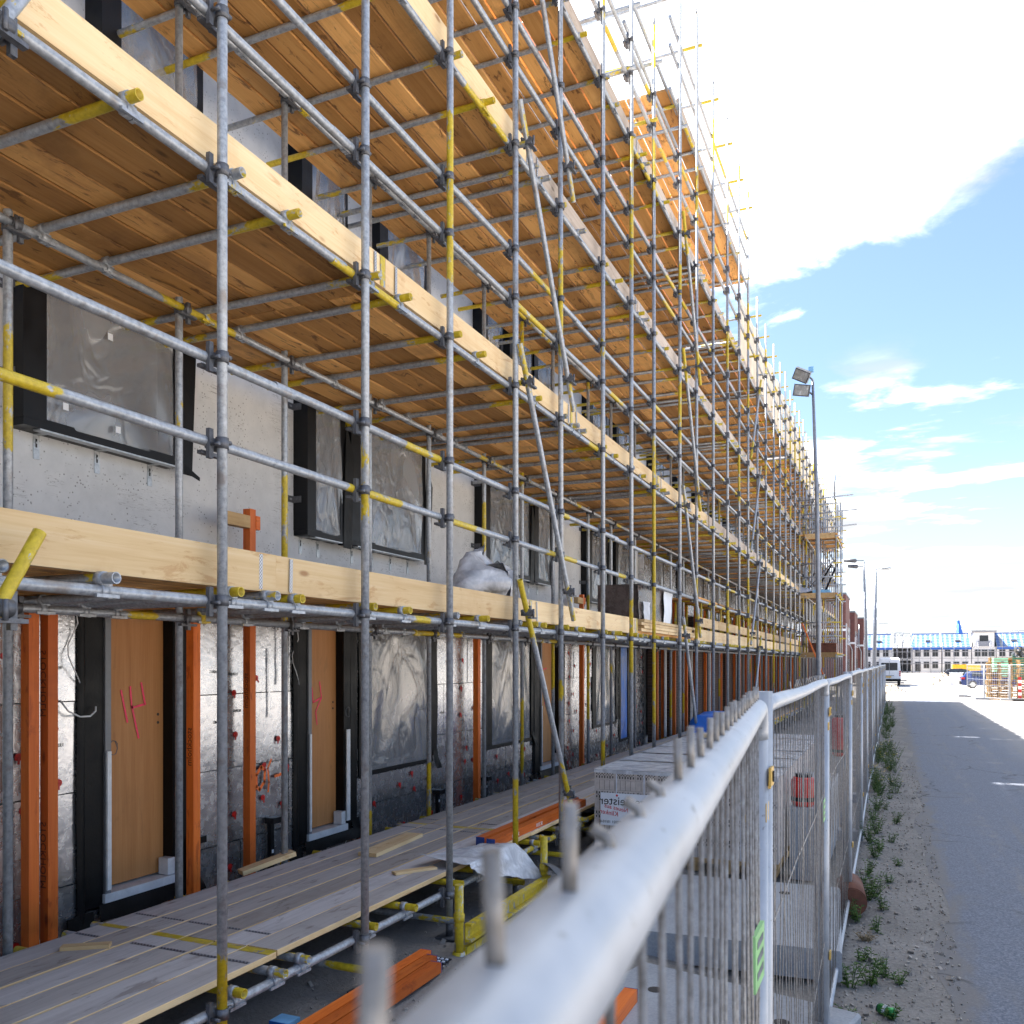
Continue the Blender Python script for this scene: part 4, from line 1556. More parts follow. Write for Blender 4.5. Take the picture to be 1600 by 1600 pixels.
for k in range(6):
    t_ = k/6+0.05
    bpart('rung', MB().tube((-2.45+0.5*t_, 31.9, 4.6+0.9*t_), (-2.15+0.38*t_, 31.9, 4.6+0.9*t_), 0.015, 6), 'galv', o)
o = thing('rusty_crate', 'rust brown steel skip on the lowest deck of the loading tower', 'skip', (-2.1, 31.6, 2.46))
m = MB()
for (a, b) in (((-2.6, 31.05, 2.46), (-1.8, 31.1, 2.76)), ((-2.6, 32.1, 2.46), (-1.8, 32.15, 2.76)), ((-2.65, 31.05, 2.46), (-2.6, 32.15, 2.76)), ((-1.8, 31.05, 2.46), (-1.75, 32.15, 2.76)), ((-2.62, 31.08, 2.44), (-1.78, 32.12, 2.47))):
    m.box(a, b)
bpart('bin', m, 'rust', o)
bpart('rim', MB().tube((-2.66, 31.03, 2.76), (-1.74, 31.03, 2.76), 0.02, 6), 'rust', o)
for (xa, ya, za, xb, yb, zb, lab) in ((-2.0, 28.6, 1.75, -2.62, 28.6, 3.35, 'orange plank leaning diagonally against the far scaffold'), (-2.35, 31.0, 2.47, -2.33, 31.02, 4.05, 'orange plank standing upright on the loading tower')):
    o = thing('leaning_plank', lab, 'plank', (xa, ya, za))
    d = Vector((xb-xa, yb-ya, zb-za))
    q = d.to_track_quat('Z', 'Y')
    part('plank', MB().box((-0.035, -0.02, -d.length/2), (0.035, 0.02, d.length/2)).mesh('plank', ['orange_timber']), o, Vector((xa, ya, za))+d/2, q)
    part('end_grain', MB().box((-0.036, -0.021, 0), (0.036, 0.021, 0.012)).mesh('end_grain', ['ink_brown']), o, Vector((xb, yb, zb)), q)

# ------------------------------------------------------------------ site fence along the road
FP = [(-0.075+0.1005*0.95, -0.95), (-0.281, 2.05), (-0.335, 4.93), (-0.345, 8.0), (-0.352, 11.1), (-0.37, 14.2), (-0.36, 17.3), (-0.385, 20.4),
      (-0.37, 23.5), (-0.39, 26.6), (-0.375, 29.7), (-0.39, 32.8), (-0.38, 35.9), (-0.395, 39.0), (-0.38, 42.1), (-0.39, 45.2), (-0.38, 48.3)]
FL = ['nearest fence panel with wire ends poking above its blurred top rail', 'second fence panel from the camera with a small green tag',
      'third fence panel from the camera, standing at the brown round foot', 'fourth fence panel from the camera with a lime tag']
ZT = 2.0
rf = random.Random(17)
for i in range(len(FP)-1):
    (x0, y0), (x1, y1) = FP[i], FP[i+1]
    d = Vector((x1-x0, y1-y0, 0))
    Lp = d.length
    d.normalize()
    lab = FL[i] if i < 4 else ordn(i)+' galvanised fence panel from the camera, beside the weeds'
    o = thing('fence_panel', lab, 'fence', (x0, y0, 0.02), 'site fence panels along the road')
    P = lambda t_, z: Vector((x0, y0, 0)) + d*t_ + Vector((0, 0, z))
    zt = ZT + (0 if i == 0 else rf.uniform(-0.01, 0.012))
    near = i < 3
    n = 20 if i == 0 else (12 if i < 4 else 8)
    a, b = 0.03, Lp-0.03
    c_ = 0.07
    pts = []
    if i == 0:
        for k in range(7):
            q = k/6*math.pi/2
            pts.append(P(a+c_-c_*math.cos(q), zt-c_+c_*math.sin(q)))
    else:
        pts.append(P(a, zt))
    pts += [P(a+(b-a)*k/12, zt + (0 if i == 0 else 0.0025*math.sin(k*0.7+i))) for k in range(1, 12)]
    for k in range(7):
        q = math.pi/2-k/6*math.pi/2
        pts.append(P(b-c_+c_*math.cos(q), zt-c_+c_*math.sin(q)))
    bpart('top_rail', MB().path(pts, 0.021, n), 'fence_galv', o)
    for t_ in (a, b):
        bpart('post', MB().tube(P(t_, 0.03), P(t_, zt-c_ if (i == 0 or t_ == b) else zt+0.012), 0.0205, n), 'fence_galv', o)
    bpart('bottom_rail', MB().tube(P(a, 0.13), P(b, 0.13+rf.uniform(-.01, .01)), 0.017, 8), 'fence_galv', o)
    # second, taller stub post where two panels meet
    cy_o, cr_ = (0.045, 0.0255) if i == 0 else (0.02, 0.021)
    off_ = Vector((-0.03 if i else 0.004, 0, 0))
    bpart('coupling_post', MB().tube(P(b+cy_o, 0.02)+off_, P(b+cy_o, zt+0.035)+off_, cr_, 16), 'fence_galv', o)
    wires = MB()
    nw = int((b-a)/(0.075 if i == 0 else 0.088))
    off = 0.018 if i == 0 else 0.0
    for k in range(1, nw):
        t_ = a+(b-a)*k/nw + (rf.uniform(-.012, .012) if i else rf.uniform(-.003, .003))
        kx = rf.uniform(-.02, .02)
        ky = rf.uniform(-.012, .012)
        w0 = P(t_+kx*0.5, 0.11)
        w1 = P(t_+kx, 0.75)+Vector((ky, 0, 0))
        w2 = P(t_-kx*0.6, 1.45)+Vector((-ky*0.5, 0, 0))
        top = zt-0.018
        w3 = P(t_, top)
        rw = 0.0026 if i == 0 else 0.0017
        if near:
            bpart('wire', MB().path([w0, w1, w2, w3], rw, 6), 'fence_wire', o)
        else:
            wires.path([w0, w1, w2, w3], rw, 4, caps=False)
        if i == 0:
            tp = P(t_, zt+0.018)
            yk = tp.y
            if 0.30 < yk < 0.52:
                bpart('wire_end', MB().path([tp, tp+Vector((-0.002, 0.003, 0.006)), tp+Vector((-0.009, 0.001, 0.0105))], 0.003, 8), 'fence_wire', o)
            else:
                bpart('wire_end', MB().path([tp-Vector((0, 0, 0.004)), tp+Vector((rf.uniform(-.0015, .0015), rf.uniform(-.0015, .0015), 0.031+rf.uniform(-.004, .003)))], 0.003, 8), 'fence_wire', o)
                bpart('weld', MB().path([tp-Vector((0, 0, 0.004)), tp+Vector((0, 0, 0.0022))], [0.0046, 0.003], 8), 'fence_wire', o)
        elif i == 1 and k > nw*0.25:
            tp = P(t_, zt+0.018)
            bpart('wire_end', MB().path([tp, tp+Vector((rf.uniform(-.012, .012), rf.uniform(-.02, .02), 0.026))], 0.0025, 5), 'fence_wire', o)
    for q in (() if i == 0 else (0.62, 1.42)):
        m = wires if not near else MB()
        m.path([P(a, q), P(a+(b-a)*0.35, q+0.012), P(a+(b-a)*0.7, q-0.01), P(b, q)], 0.0022, 5, caps=False)
        if near:
            bpart('wire', m, 'fence_wire', o)
    if not near:
        bpart('wire_mesh', wires, 'fence_wire', o, kind='stuff')
    # clamps that couple the panels
    for (zz, dxx) in ((1.845, 0.0), (1.765, -0.01), (0.55, 0.0)):
        cl = boxp('clamp', tuple(P(b-0.012, zz-0.021)+Vector((0.022+dxx, 0, 0))), tuple(P(b+0.035, zz+0.021)+Vector((0.032+dxx, 0, 0))), 'clamp_yellow', o)
        q = P(b+0.012, zz)+Vector((0.034+dxx, 0, 0))
        if zz > 1.8:
            bpart('slot', MB().box(tuple(q+Vector((-0.0035, -0.004, -0.012))), tuple(q+Vector((-0.0005, 0.004, 0.012)))), 'ink_black', cl)
        bpart('bolt', MB().tube(q+Vector((-0.06, 0, -0.02)), q+Vector((-0.008, 0, -0.02)), 0.009, 8), 'clamp_yellow', cl)
    # feet
    bpart('foot_block', MB().box(tuple(P(b+0.02, 0)+Vector((-0.45, -0.11, 0.0))), tuple(P(b+0.02, 0.12)+Vector((0.025, 0.11, 0)))), 'slab', o)
    if i in (0, 1, 3):
        ty = {0: Lp-0.34, 1: Lp-0.28, 3: 0.25}[i]
        zz = {0: 1.52, 1: 1.35, 3: 1.35}[i]
        hh = {0: 0.055, 1: 0.055, 3: 0.16}[i]
        q0, q1 = P(ty, zz-hh)+Vector((0.006, 0, 0)), P(ty+(0.12 if i < 2 else 0.03), zz+hh)+Vector((0.010, 0, 0))
        m = MB()
        m.box((q0.x, q0.y, q0.z), (q1.x, q1.y, q1.z))
        tgp = bpart('green_tag', m, 'tag_green' if i < 2 else 'tag_lime', o)
        if i < 2:
            for kk in range(3):
                zq = zz-hh+0.02+0.03*kk
                boxp('print', (max(q0.x, q1.x)+0.0005, q0.y+0.02, zq), (max(q0.x, q1.x)+0.001, q1.y-0.02, zq+0.014), 'pole_grey', tgp)

# round brown foot and the log-like disc under the third panel joint
o = thing('drain_pipe_end', 'round brown pipe end lying at the foot of the fence', 'pipe', (-0.29, 7.8, 0.1))
bpart('pipe', MB().tube((-0.31, 7.72, 0.125), (-0.36, 8.3, 0.12), 0.115, 20), 'rust', o)
bpart('cap', MB().tube((-0.308, 7.708, 0.125), (-0.31, 7.72, 0.125), 0.108, 20), 'rust', o)

# crushed drinks can
o = thing('drinks_can', 'crushed green and silver drinks can lying on the sand by the road', 'can', (-0.035, 5.63, 0.03))
bpart('body', MB().path([(-0.085, 5.66, 0.034), (-0.07, 5.655, 0.034), (-0.03, 5.63, 0.030), (0.0, 5.615, 0.033), (0.012, 5.61, 0.033)], [0.024, 0.031, 0.027, 0.031, 0.024], 14), 'can_green', o)
bpart('lid', MB().path([(-0.088, 5.661, 0.034), (-0.086, 5.66, 0.034)], [0.025, 0.025], 14), 'galv', o)
bpart('band', MB().path([(-0.052, 5.645, 0.0335), (-0.036, 5.635, 0.032)], [0.0305, 0.0292], 14), 'label_white', o)

# ------------------------------------------------------------------ packs of pale perforated bricks
def brick_mesh(perf):
    m = MB()
    m.box((-0.104, -0.05, -0.048), (0.104, 0.05, 0.048))
    if perf:      # a frame of slots on the face towards -Y
        for a in range(7):
            for b in range(2):
                xx = -0.082+a*0.0275
                zz = -0.020+b*0.040
                hh = 0.014 if (a+b) % 2 else 0.010
                m.box((xx-0.006, -0.0512, zz-hh), (xx+0.006, -0.0498, zz+hh), 1)
        for a in range(6):
            xx = -0.068+a*0.0275
            m.box((xx-0.004, -0.0512, -0.006), (xx+0.004, -0.0498, 0.006), 1)
    else:
        for a in range(1, 4):
            xx = -0.104+a*0.052
            m.box((xx-0.0015, -0.0508, -0.048), (xx+0.0015, -0.0498, 0.048), 1)
    return m.mesh('brick', ['brick_pale', 'hole_dark'])


BKP, BKS = brick_mesh(True), brick_mesh(False)
px0 = (-2.72, -1.80)
rows = [8.25, 9.12, 9.99, 10.86, 11.73, 12.6]
rb = random.Random(8)
for ci, xa in enumerate(px0):
    for ri, ya in enumerate(rows):
        nx, nz = 4, 8
        wx = 0.21*nx
        g0 = 0.13
        zb = g0+0.13
        zt = zb+0.098*nz
        front = ri == 0
        col_w = ('left', 'right')[ci]
        rw = ('nearest', 'second', 'third', 'fourth', 'fifth', 'farthest')[ri]
        lab = f'{rw} pack of pale perforated bricks in the {col_w} row behind the fence'
        if front and ci == 0:
            lab = 'nearest pack of pale bricks with a white printed label, beside the scaffold'
        o = thing('brick_pack', lab, 'bricks', (xa+wx/2, ya+0.4, g0), 'packs of pale bricks on pallets')
        pl = boxp('pallet', (xa, ya, g0+0.085), (xa+wx, ya+0.77, zb-0.002), 'pallet_wood', o)
        for q in (0, 0.38, 0.72):
            boxp('block', (xa+q*wx/0.84, ya+0.01, g0), (xa+q*wx/0.84+0.1, ya+0.79, g0+0.084), 'pallet_wood', pl)
        if front:
            for zz in range(nz):
                for xx in range(nx):
                    part('brick', BKP if (nz-1-zz) % 2 == 0 else BKS, o, (xa+0.105+0.21*xx+rb.uniform(-.002, .002), ya+0.05+rb.uniform(-.003, .003), zb+0.049+0.098*zz))
            bpart('brick_core', MB().box((xa+0.003, ya+0.105, zb), (xa+wx-0.003, ya+0.77, zt-0.002)), 'brick_pale', o)
        else:
            m = MB()
            for zz in range(nz):
                for xx in range(nx):
                    m.box((xa+0.21*xx+.002, ya, zb+0.098*zz+.002), (xa+0.21*xx+.208, ya+0.77, zb+0.098*zz+.096))
            bpart('bricks', m, 'brick_pale', o, kind='stuff')
        f = wob(500+ci*10+ri)
        bpart('film_cover', cloth(lambda u, v: (xa-0.004+(wx+0.008)*u, ya-0.006+0.782*v, zt+0.006+0.006*f(u, v, 5)), 8, 8, 0.003), 'film_white', o)
        if front:
            bpart('film_skirt', cloth(lambda u, v: (xa-0.002+(wx+0.004)*u, ya-0.010-0.004*f(u, v, 6), zt-0.03+0.035*v+0.012*f(u*3, 2, 4)*(1-v)), 12, 3, 0.002), 'film_white', o)
            for q in (0.27, 0.60):
                boxp('strap', (xa+wx*q-0.006, ya-0.004, zb), (xa+wx*q+0.006, ya-0.0005, zt), 'soft_white', o)
        if front and ci == 0:
            zl0, zl1 = zt-0.56, zt-0.22
            ls = boxp('label_sheet', (xa+0.07, ya-0.024, zl0+.02), (xa+0.66, ya-0.021, zl1), 'label_white', o)
            yl = ya-0.0255
            # print runs mirrored, as seen in the photograph
            lettering('Hagemeister', 0.118, (xa+0.66, yl, zl1-0.115), (-1, 0, 0), (0, 0, 1), 'ink_black', ls)
            lettering('Neues aus', 0.060, (xa+0.355, yl, zl1-0.185), (-0.97, 0, 0.16), (0.1, 0, 1), 'ink_red', ls, shear=0.2)
            lettering('Klinker', 0.066, (xa+0.255, yl, zl1-0.228), (-0.98, 0, 0.12), (0.1, 0, 1), 'ink_red', ls, shear=0.2)
            lettering('G 08/2021 10/10-6', 0.036, (xa+0.34, yl, zl0+0.045), (-1, 0, 0), (0, 0, 1), 'ink_black', ls)
            bpart('print', MB().tube((xa+0.238, yl+.001, zl1-0.022), (xa+0.238, yl-.001, zl1-0.022), 0.011, 10), 'ink_red', ls)
# board lying on the far packs, blue tarpaulin behind them
o = thing('loose_plank', 'short plank lying across the farthest brick packs', 'plank', (-2.2, 12.2, 1.06))
boxp('plank', (-2.45, 12.15, 1.066), (-1.7, 12.35, 1.11), 'board_pine', o)
boxp('end_grain', (-2.456, 12.155, 1.068), (-2.4505, 12.345, 1.108), 'board_old', o)
o = thing('blue_tarpaulin', 'bright blue tarpaulin heaped behind the brick packs', 'tarpaulin', (-2.5, 13.8, 0.17))
f = wob(611)
bpart('heap', cloth(lambda u, v: (-3.05+1.35*u, 13.3+1.4*v, 0.17+1.12*min(1, 2.4*math.sin(math.pi*u)**0.9)*min(1, 2.0*math.sin(math.pi*v))+0.10*f(u, v, 5)), 18, 18, 0.006), 'blue_tarp', o)
bpart('contents', MB().box((-2.85, 13.5, 0.17), (-1.95, 14.5, 0.95)), 'pallet_wood', o)

# ------------------------------------------------------------------ concrete elements lying behind the fence
def slab_thing(lab, cx_, cy_, sx, sy, sz, rz, z0, hole=True):
    o = thing('concrete_slab', lab, 'slab', (cx_, cy_, z0), 'concrete slabs behind the fence')
    M = Matrix.Translation((cx_, cy_, z0)) @ Matrix.Rotation(rz, 4, 'Z')
    m = MB()
    c_ = 0.015
    prof = [(-sx/2+c_, 0), (sx/2-c_, 0), (sx/2, c_), (sx/2, sz-c_), (sx/2-c_, sz), (-sx/2+c_, sz), (-sx/2, sz-c_), (-sx/2, c_)]
    i = 0
    for yv in (-sy/2, sy/2):
        for (a, b) in prof:
            m.v.append(tuple(M @ Vector((a, yv, b))))
    for k in range(8):
        k2 = (k+1) % 8
        m.f.append((k, k2, 8+k2, 8+k))
        m.mi.append(0)
        m.sm.append(False)
    m.f += [tuple(reversed(range(8))), tuple(range(8, 16))]
    m.mi += [0, 0]
    m.sm += [False, False]
    bpart('slab_body', m, 'slab', o)
    if hole:
        for q in (-0.28, 0.28):
            pc = M @ Vector((q*sx, 0.3*sy, sz+0.001))
            bpart('lifting_recess', MB().tube(pc-Vector((0, 0, .02)), pc+Vector((0, 0, .002)), 0.045, 12), 'hole_dark', o)
    return o


slab_thing('long pale concrete slab in front of the brick packs', -1.30, 6.75, 1.9, 1.7, 0.20, 0.06, 0.05)
slab_thing('pale concrete slab lying nearest to the fence', -1.05, 4.35, 1.35, 1.9, 0.16, -0.25, 0.03)
slab_thing('lower concrete slab between the scaffold and the fence', -1.55, 2.9, 1.3, 1.6, 0.15, 0.12, 0.04)
slab_thing('far grey concrete block behind the third fence panel', -0.85, 10.4, 0.5, 1.4, 0.75, 0.0, 0.03, False)

# red safety drums and a red machine hood seen through the wires
for (x, y, z0, zt, lab) in ((-0.80, 8.85, 0.72, 1.0, 'red plastic drum on a grey block beside the brick packs, seen through fence wires'), (-0.62, 12.0, 0.9, 1.4, 'dark red drum farther back behind the fence wires')):
    o = thing('red_drum', lab, 'drum', (x, y, 0.05))
    bpart('stand', MB().box((x-0.11, y-0.14, 0.03), (x+0.11, y+0.14, z0-0.002)), 'slab', o)
    bpart('barrel', MB().path([(x, y, z0), (x, y, z0+0.03), (x, y, zt-0.15), (x, y, zt-0.12), (x, y, zt-0.03), (x, y, zt)], [0.09, 0.11, 0.11, 0.112, 0.11, 0.09], 18), 'red_plug', o)
    bpart('lid', MB().tube((x, y, zt), (x, y, zt+0.03), 0.08, 16), 'frame_black', o)
    bpart('band', MB().path([(x, y, z0+0.05), (x, y, z0+0.09)], [0.1125, 0.1125], 18, caps=False), 'frame_black', o)

# ------------------------------------------------------------------ timber, planks and litter about the scaffold
def beam(lab, x, y0, y1, z0, w_=0.075, h=0.07, letters=False, rz=0.0, far_blue=False):
    o = thing('timber_beam', lab, 'beam', (x, (y0+y1)/2, z0))
    q = Euler((0, 0, rz))
    L = y1-y0
    part('beam', MB().box((-w_/2, -L/2, 0), (w_/2, L/2, h)).mesh('beam', ['orange_timber']), o, (x, (y0+y1)/2, z0), q)
    R3 = Matrix.Rotation(rz, 3, 'Z')
    for sgn in (-1, 1):
        part('painted_end', MB().box((-w_/2-.0005, -0.003, -.0005), (w_/2+.0005, 0.003, h+.0005)).mesh('painted_end', ['blue_end']), o, Vector((x, (y0+y1)/2, z0)) + R3 @ Vector((0, sgn*(L/2+0.003), 0)), q)
    if letters:
        for t_ in (0.25, 0.8, 1.5):
            lettering('STOCKHOLM' if t_ > 1 else 'SK 3210', 0.045, (x+w_/2+0.001, y0+t_+0.25, z0+0.016), (0, -1, 0), (0, 0, 1), 'ink_white', o)
    return o


beam('orange beam at the front edge of the lowest deck, white lettering on its side', -3.02, 6.46, 8.75, 0.588, letters=True)
beam('orange beam on the lowest deck behind the lettered beam', -3.135, 6.50, 8.85, 0.588)
for k, (x, e) in enumerate(((-2.58, 4.72), (-2.665, 4.82), (-2.75, 4.90))):
    beam(('orange beam on the ground nearest to the fence, blue tipped', 'middle orange beam of three lying on the soil', 'orange beam on the ground nearest to the scaffold')[k], x, 1.6, e, 0.20, h=0.06)
beam('single orange beam lying behind the nearest fence rail', -1.36, 3.2, 4.78, 0.19)

def plank_scrap(lab, x, y, z, lx, ly, lz, rz, m='board_pine', ry=0.0):
    o = thing('plank_offcut', lab, 'plank', (x, y, z), 'plank offcuts on the lowest deck')
    part('wood', MB().box((-lx/2, -ly/2, 0), (lx/2, ly/2, lz)).mesh('wood', [m]), o, (x, y, z), Euler((ry, 0, rz)))
    R3 = Euler((ry, 0, rz)).to_matrix()
    part('end_grain', MB().box((-lx/2+.001, -0.001, .001), (lx/2-.001, 0.001, lz-.001)).mesh('end_grain', ['pallet_wood']), o, Vector((x, y, z)) + R3 @ Vector((0, -ly/2-0.0012, 0)), Euler((ry, 0, rz)))


ZD = 0.587
plank_scrap('short pale plank offcut lying near the left end of the lowest deck', -3.92, 3.32, ZD, 0.06, 0.24, 0.022, -0.95)
plank_scrap('longer plank offcut lying along the wall side of the lowest deck', -3.80, 6.2, ZD, 0.16, 0.85, 0.03, 0.08)
plank_scrap('small thin plank offcut in the middle of the lowest deck', -3.18, 5.5, ZD, 0.07, 0.33, 0.018, -0.6)
plank_scrap('plank offcut resting against the orange post with the arm', -4.30, 5.25, ZD, 0.10, 0.42, 0.035, -0.5, 'board_pine', 0.22)

# torn silver-white sheet hanging off the deck edge
o = thing('torn_sheet', 'crumpled silver white plastic sheet hanging over the deck edge', 'sheet', (-2.8, 6.0, 0.3))
f, g = wob(81, 6), wob(82, 6)


def tornf(u, v):
    y_ = 5.62+0.85*u+0.10*v
    cr = 0.035*f(u, v, 9)+0.03*abs(g(u, v, 13))
    if v < 0.45:
        t_ = v/0.45
        return (-3.08-0.16*(1-u)*(1-t_)+0.24*t_+0.03*f(u, v, 8), y_, 0.605+0.02+cr*(0.3+u)+0.06*(1-u)**3*(1-t_))
    t_ = (v-0.45)/0.55
    return (-2.83+0.16*t_*(0.3+u)+0.05*f(u, v, 9), y_+0.10*t_*u, 0.63-0.32*t_*(0.25+0.75*u)+cr)


bpart('sheet', cloth(tornf, 30, 24, 0.002), 'film_white', o)
f2 = wob(83, 6)
bpart('scrap', cloth(lambda u, v: (-2.55+0.4*v+0.03*f2(u, v, 6), 6.0+0.6*u, 0.22+0.10*abs(f2(u, v, 8))), 12, 8, 0.002), 'film_white', o)

# yellow steel trestle rail beside the deck
o = thing('steel_trestle', 'yellow painted steel trestle with a channel beam beside the deck', 'trestle', (-2.62, 5.87, 0.17))
for (y, zb, zt) in ((5.11, 0.16, 0.64), (6.63, 0.16, 0.68)):
    bpart('post', MB().tube((-2.62, y, zb), (-2.62, y, zt), 0.030, 12), 'tube_yellow', o)
    bpart('collar', MB().tube((-2.62, y, zb+0.24), (-2.62, y, zb+0.29), 0.037, 12), 'tube_yellow', o)
    bpart('foot', MB().tube((-2.62, y, zb-0.01), (-2.62, y, zb+0.04), 0.055, 12, r1=0.04), 'tube_yellow', o)
m = MB()
m.box((-2.60, 5.15, 0.36), (-2.55, 6.61, 0.375)).box((-2.60, 5.15, 0.27), (-2.592, 6.61, 0.36)).box((-2.60, 5.15, 0.255), (-2.55, 6.61, 0.27))
bpart('channel', m, 'tube_yellow', o)
bpart('base_bar', MB().box((-2.64, 5.15, 0.17), (-2.58, 6.4, 0.22)), 'tube_yellow', o)
bpart('bent_plate', cloth(lambda u, v: (-2.6+0.22*u, 6.48+0.2*v, 0.50-0.12*u-0.05*v+0.02*math.sin(5*u)), 5, 4, 0.006), 'galv_dark', o)

o = thing('blister_strip', 'dark plastic strip with rows of white dots on the soil', 'litter', (-2.69, 4.9, 0.19))
boxp('strip', (-2.79, 4.85, 0.200), (-2.59, 4.95, 0.206), 'black_paint', o)
for a in range(6):
    for b in range(2):
        boxp('blister', (-2.78+a*.032, 4.865+b*.045, 0.2063), (-2.763+a*.032, 4.885+b*.045, 0.212), 'soft_white', o)
o = thing('foam_chip', 'small blue foam offcut on the soil under the deck', 'offcut', (-2.95, 3.75, 0.19))
boxp('chip', (-3.02, 3.70, 0.19), (-2.90, 3.80, 0.212), 'cloth_blue', o)
boxp('edge', (-3.021, 3.695, 0.192), (-2.899, 3.6995, 0.21), 'blue_tarp', o)

# bags and bundles on the first lift
f = wob(91, 6)
o = thing('plastic_bag', 'bulging white translucent plastic bag on the first lift deck', 'bag', (-3.2, 6.8, 2.5))
bpart('bag', cloth(lambda u, v: (-3.22+(0.24*math.sin(math.pi*v)**0.6+0.03*f(u, v, 6))*math.cos(2*math.pi*u), 6.75+(0.46*math.sin(math.pi*v)**0.6+0.05*f(v, u, 6))*math.sin(2*math.pi*u)+0.05*f(u*2, v, 9), 2.505+0.44*v*(1+0.6*f(u, v, 4))+0.09*abs(f(u*2, v*2, 10))-0.07*abs(f(v*3, u*2, 6))), 44, 22, 0.003), 'film_white', o)
bpart('contents', MB().box((-3.3, 6.5, 2.52), (-3.12, 6.85, 2.68)).box((-3.28, 6.88, 2.52), (-3.1, 7.02, 2.64)), ['label_white'], o)
bpart('print', MB().box((-3.115, 6.6, 2.54), (-3.1, 6.68, 2.66)), 'red_plug', o)
o = thing('wrapped_bundle', 'brown block bundle shrink wrapped in dark plastic on the first lift', 'bundle', (-3.25, 11.8, 2.5))
f = wob(92, 6)
bpart('block', MB().box((-3.55, 10.9, 2.62), (-3.0, 12.4, 3.12)), 'tarp_brown', o)
bpart('wrap', cloth(lambda u, v: (-2.985+0.02*f(u, v, 8), 10.85+1.6*u, 2.60+0.54*v), 18, 10, 0.002), 'tarp_brown', o)
bpart('paper', cloth(lambda u, v: (-2.955+0.03*f(v, u, 7), 12.05+0.5*u, 2.66+0.45*v), 8, 8, 0.002), 'label_white', o)
bpart('paper', cloth(lambda u, v: (-2.955+0.02*f(u, v, 7), 11.0+0.28*u, 2.62+0.28*v), 6, 6, 0.002), 'soft_white', o)
boxp('bearer', (-3.5, 11.0, 2.51), (-3.0, 11.12, 2.62), 'board_pine', o)
boxp('bearer', (-3.5, 12.1, 2.51), (-3.0, 12.22, 2.62), 'board_pine', o)
for k in range(4):
    o = thing('stacked_plank', ('lowest', 'second lowest', 'second highest', 'topmost')[k]+' plank of the stack lying where the toe board is missing', 'plank', (-2.95, 12.0, 2.5+0.04*k), 'planks stacked on the first lift')
    boxp('plank', (-3.12, 10.75+0.1*(k % 2), 2.505+0.040*k), (-2.92+0.012*(k % 2), 14.0-0.12*(k % 3), 2.541+0.040*k), 'board_pine', o)
    boxp('end_grain', (-3.119, 10.747+0.1*(k % 2), 2.507+0.040*k), (-2.921+0.012*(k % 2), 10.7495+0.1*(k % 2), 2.539+0.040*k), 'pallet_wood', o)

# ------------------------------------------------------------------ lamp posts
o = thing('floodlight_mast', 'tall grey mast with two square floodlights before the scaffold', 'floodlight', (-1.5, 20.0, 0.05))
bpart('mast', MB().path([(-1.50, 20.1, 0.0), (-1.50, 20.1, 3.0), (-1.53, 20.1, 5.6), (-1.62, 20.1, 8.30)], [0.056, 0.052, 0.043, 0.028], 12), 'mast_grey', o)
for (zc, tl, rz) in ((8.40, 0.55, 0.5), (8.07, 0.25, 0.2)):
    M = Matrix.Translation((-1.84, 20.0, zc)) @ Matrix.Rotation(rz, 4, 'Y') @ Matrix.Rotation(tl, 4, 'X')
    m = MB()
    m.box((-0.17, -0.05, -0.125), (0.17, 0.06, 0.125), 0, M)
    hd = bpart('head', m, 'galv_dark', o)
    bpart('glass', MB().box((-0.148, -0.056, -0.102), (0.148, -0.0505, 0.102), 0, M), 'lamp_glass', hd)
    bpart('bracket', MB().tube((-1.62, 20.1, zc-0.1), (-1.72, 20.06, zc), 0.018, 6), 'galv_dark', hd)
bpart('gear_box', MB().box((-1.70, 20.02, 8.47), (-1.60, 20.12, 8.57)), 'cloth_blue', o)

o = thing('twin_lamp_post', 'slender lamp post with two flat heads beyond the tower', 'street lamp', (-1.55, 56, 0))
bpart('mast', MB().path([(-1.42, 56, 0), (-1.5, 56, 4), (-1.62, 56, 8.15)], [0.10, 0.08, 0.055], 8), 'pole_grey', o)
for (dx_, zc) in ((-0.75, 8.2), (-0.6, 7.85)):
    bpart('lamp_head', MB().path([(-1.62, 56, zc), (-1.62+dx_*0.5, 56, zc+0.02), (-1.62+dx_*0.6, 56, zc+0.02), (-1.62+dx_*1.5, 56, zc+0.08)], [0.03, 0.03, 0.13, 0.10], 8), 'galv_dark', o)
o = thing('street_lamp', 'grey street lamp with a single arm pointing over the road', 'street lamp', (-1.1, 62, 0))
bpart('mast', MB().path([(-1.2, 62, 0), (-1.12, 62, 4), (-1.08, 62, 8.3)], [0.14, 0.12, 0.075], 8), 'pole_grey', o)
bpart('arm', MB().tube((-1.08, 62, 8.28), (-0.75, 62, 8.33), 0.035, 6), 'pole_grey', o)
bpart('lamp_head', MB().path([(-0.8, 62, 8.3), (-0.7, 62, 8.3), (-0.25, 62, 8.3), (-0.1, 62, 8.27)], [0.05, 0.11, 0.13, 0.04], 8), 'lamp_glass', o)
bpart('junction_collar', MB().tube((-1.09, 62, 6.0), (-1.09, 62, 6.12), 0.075, 8), 'galv_dark', o)
for (x, y, h, lab) in ((-3.6, 190, 10.6, 'thin pale mast with cross arms before the blue roofed houses'), ):
    o = thing('site_mast', lab, 'mast', (x, y, 0))
    bpart('pole', MB().tube((x, y, 0), (x, y, h), 0.09, 6), 'shade_steel', o)
    for zz in (h-0.6, h-3.2):
        bpart('cross_arm', MB().tube((x-0.2, y, zz), (x+2.6, y, zz+0.1), 0.05, 5), 'shade_steel', o)

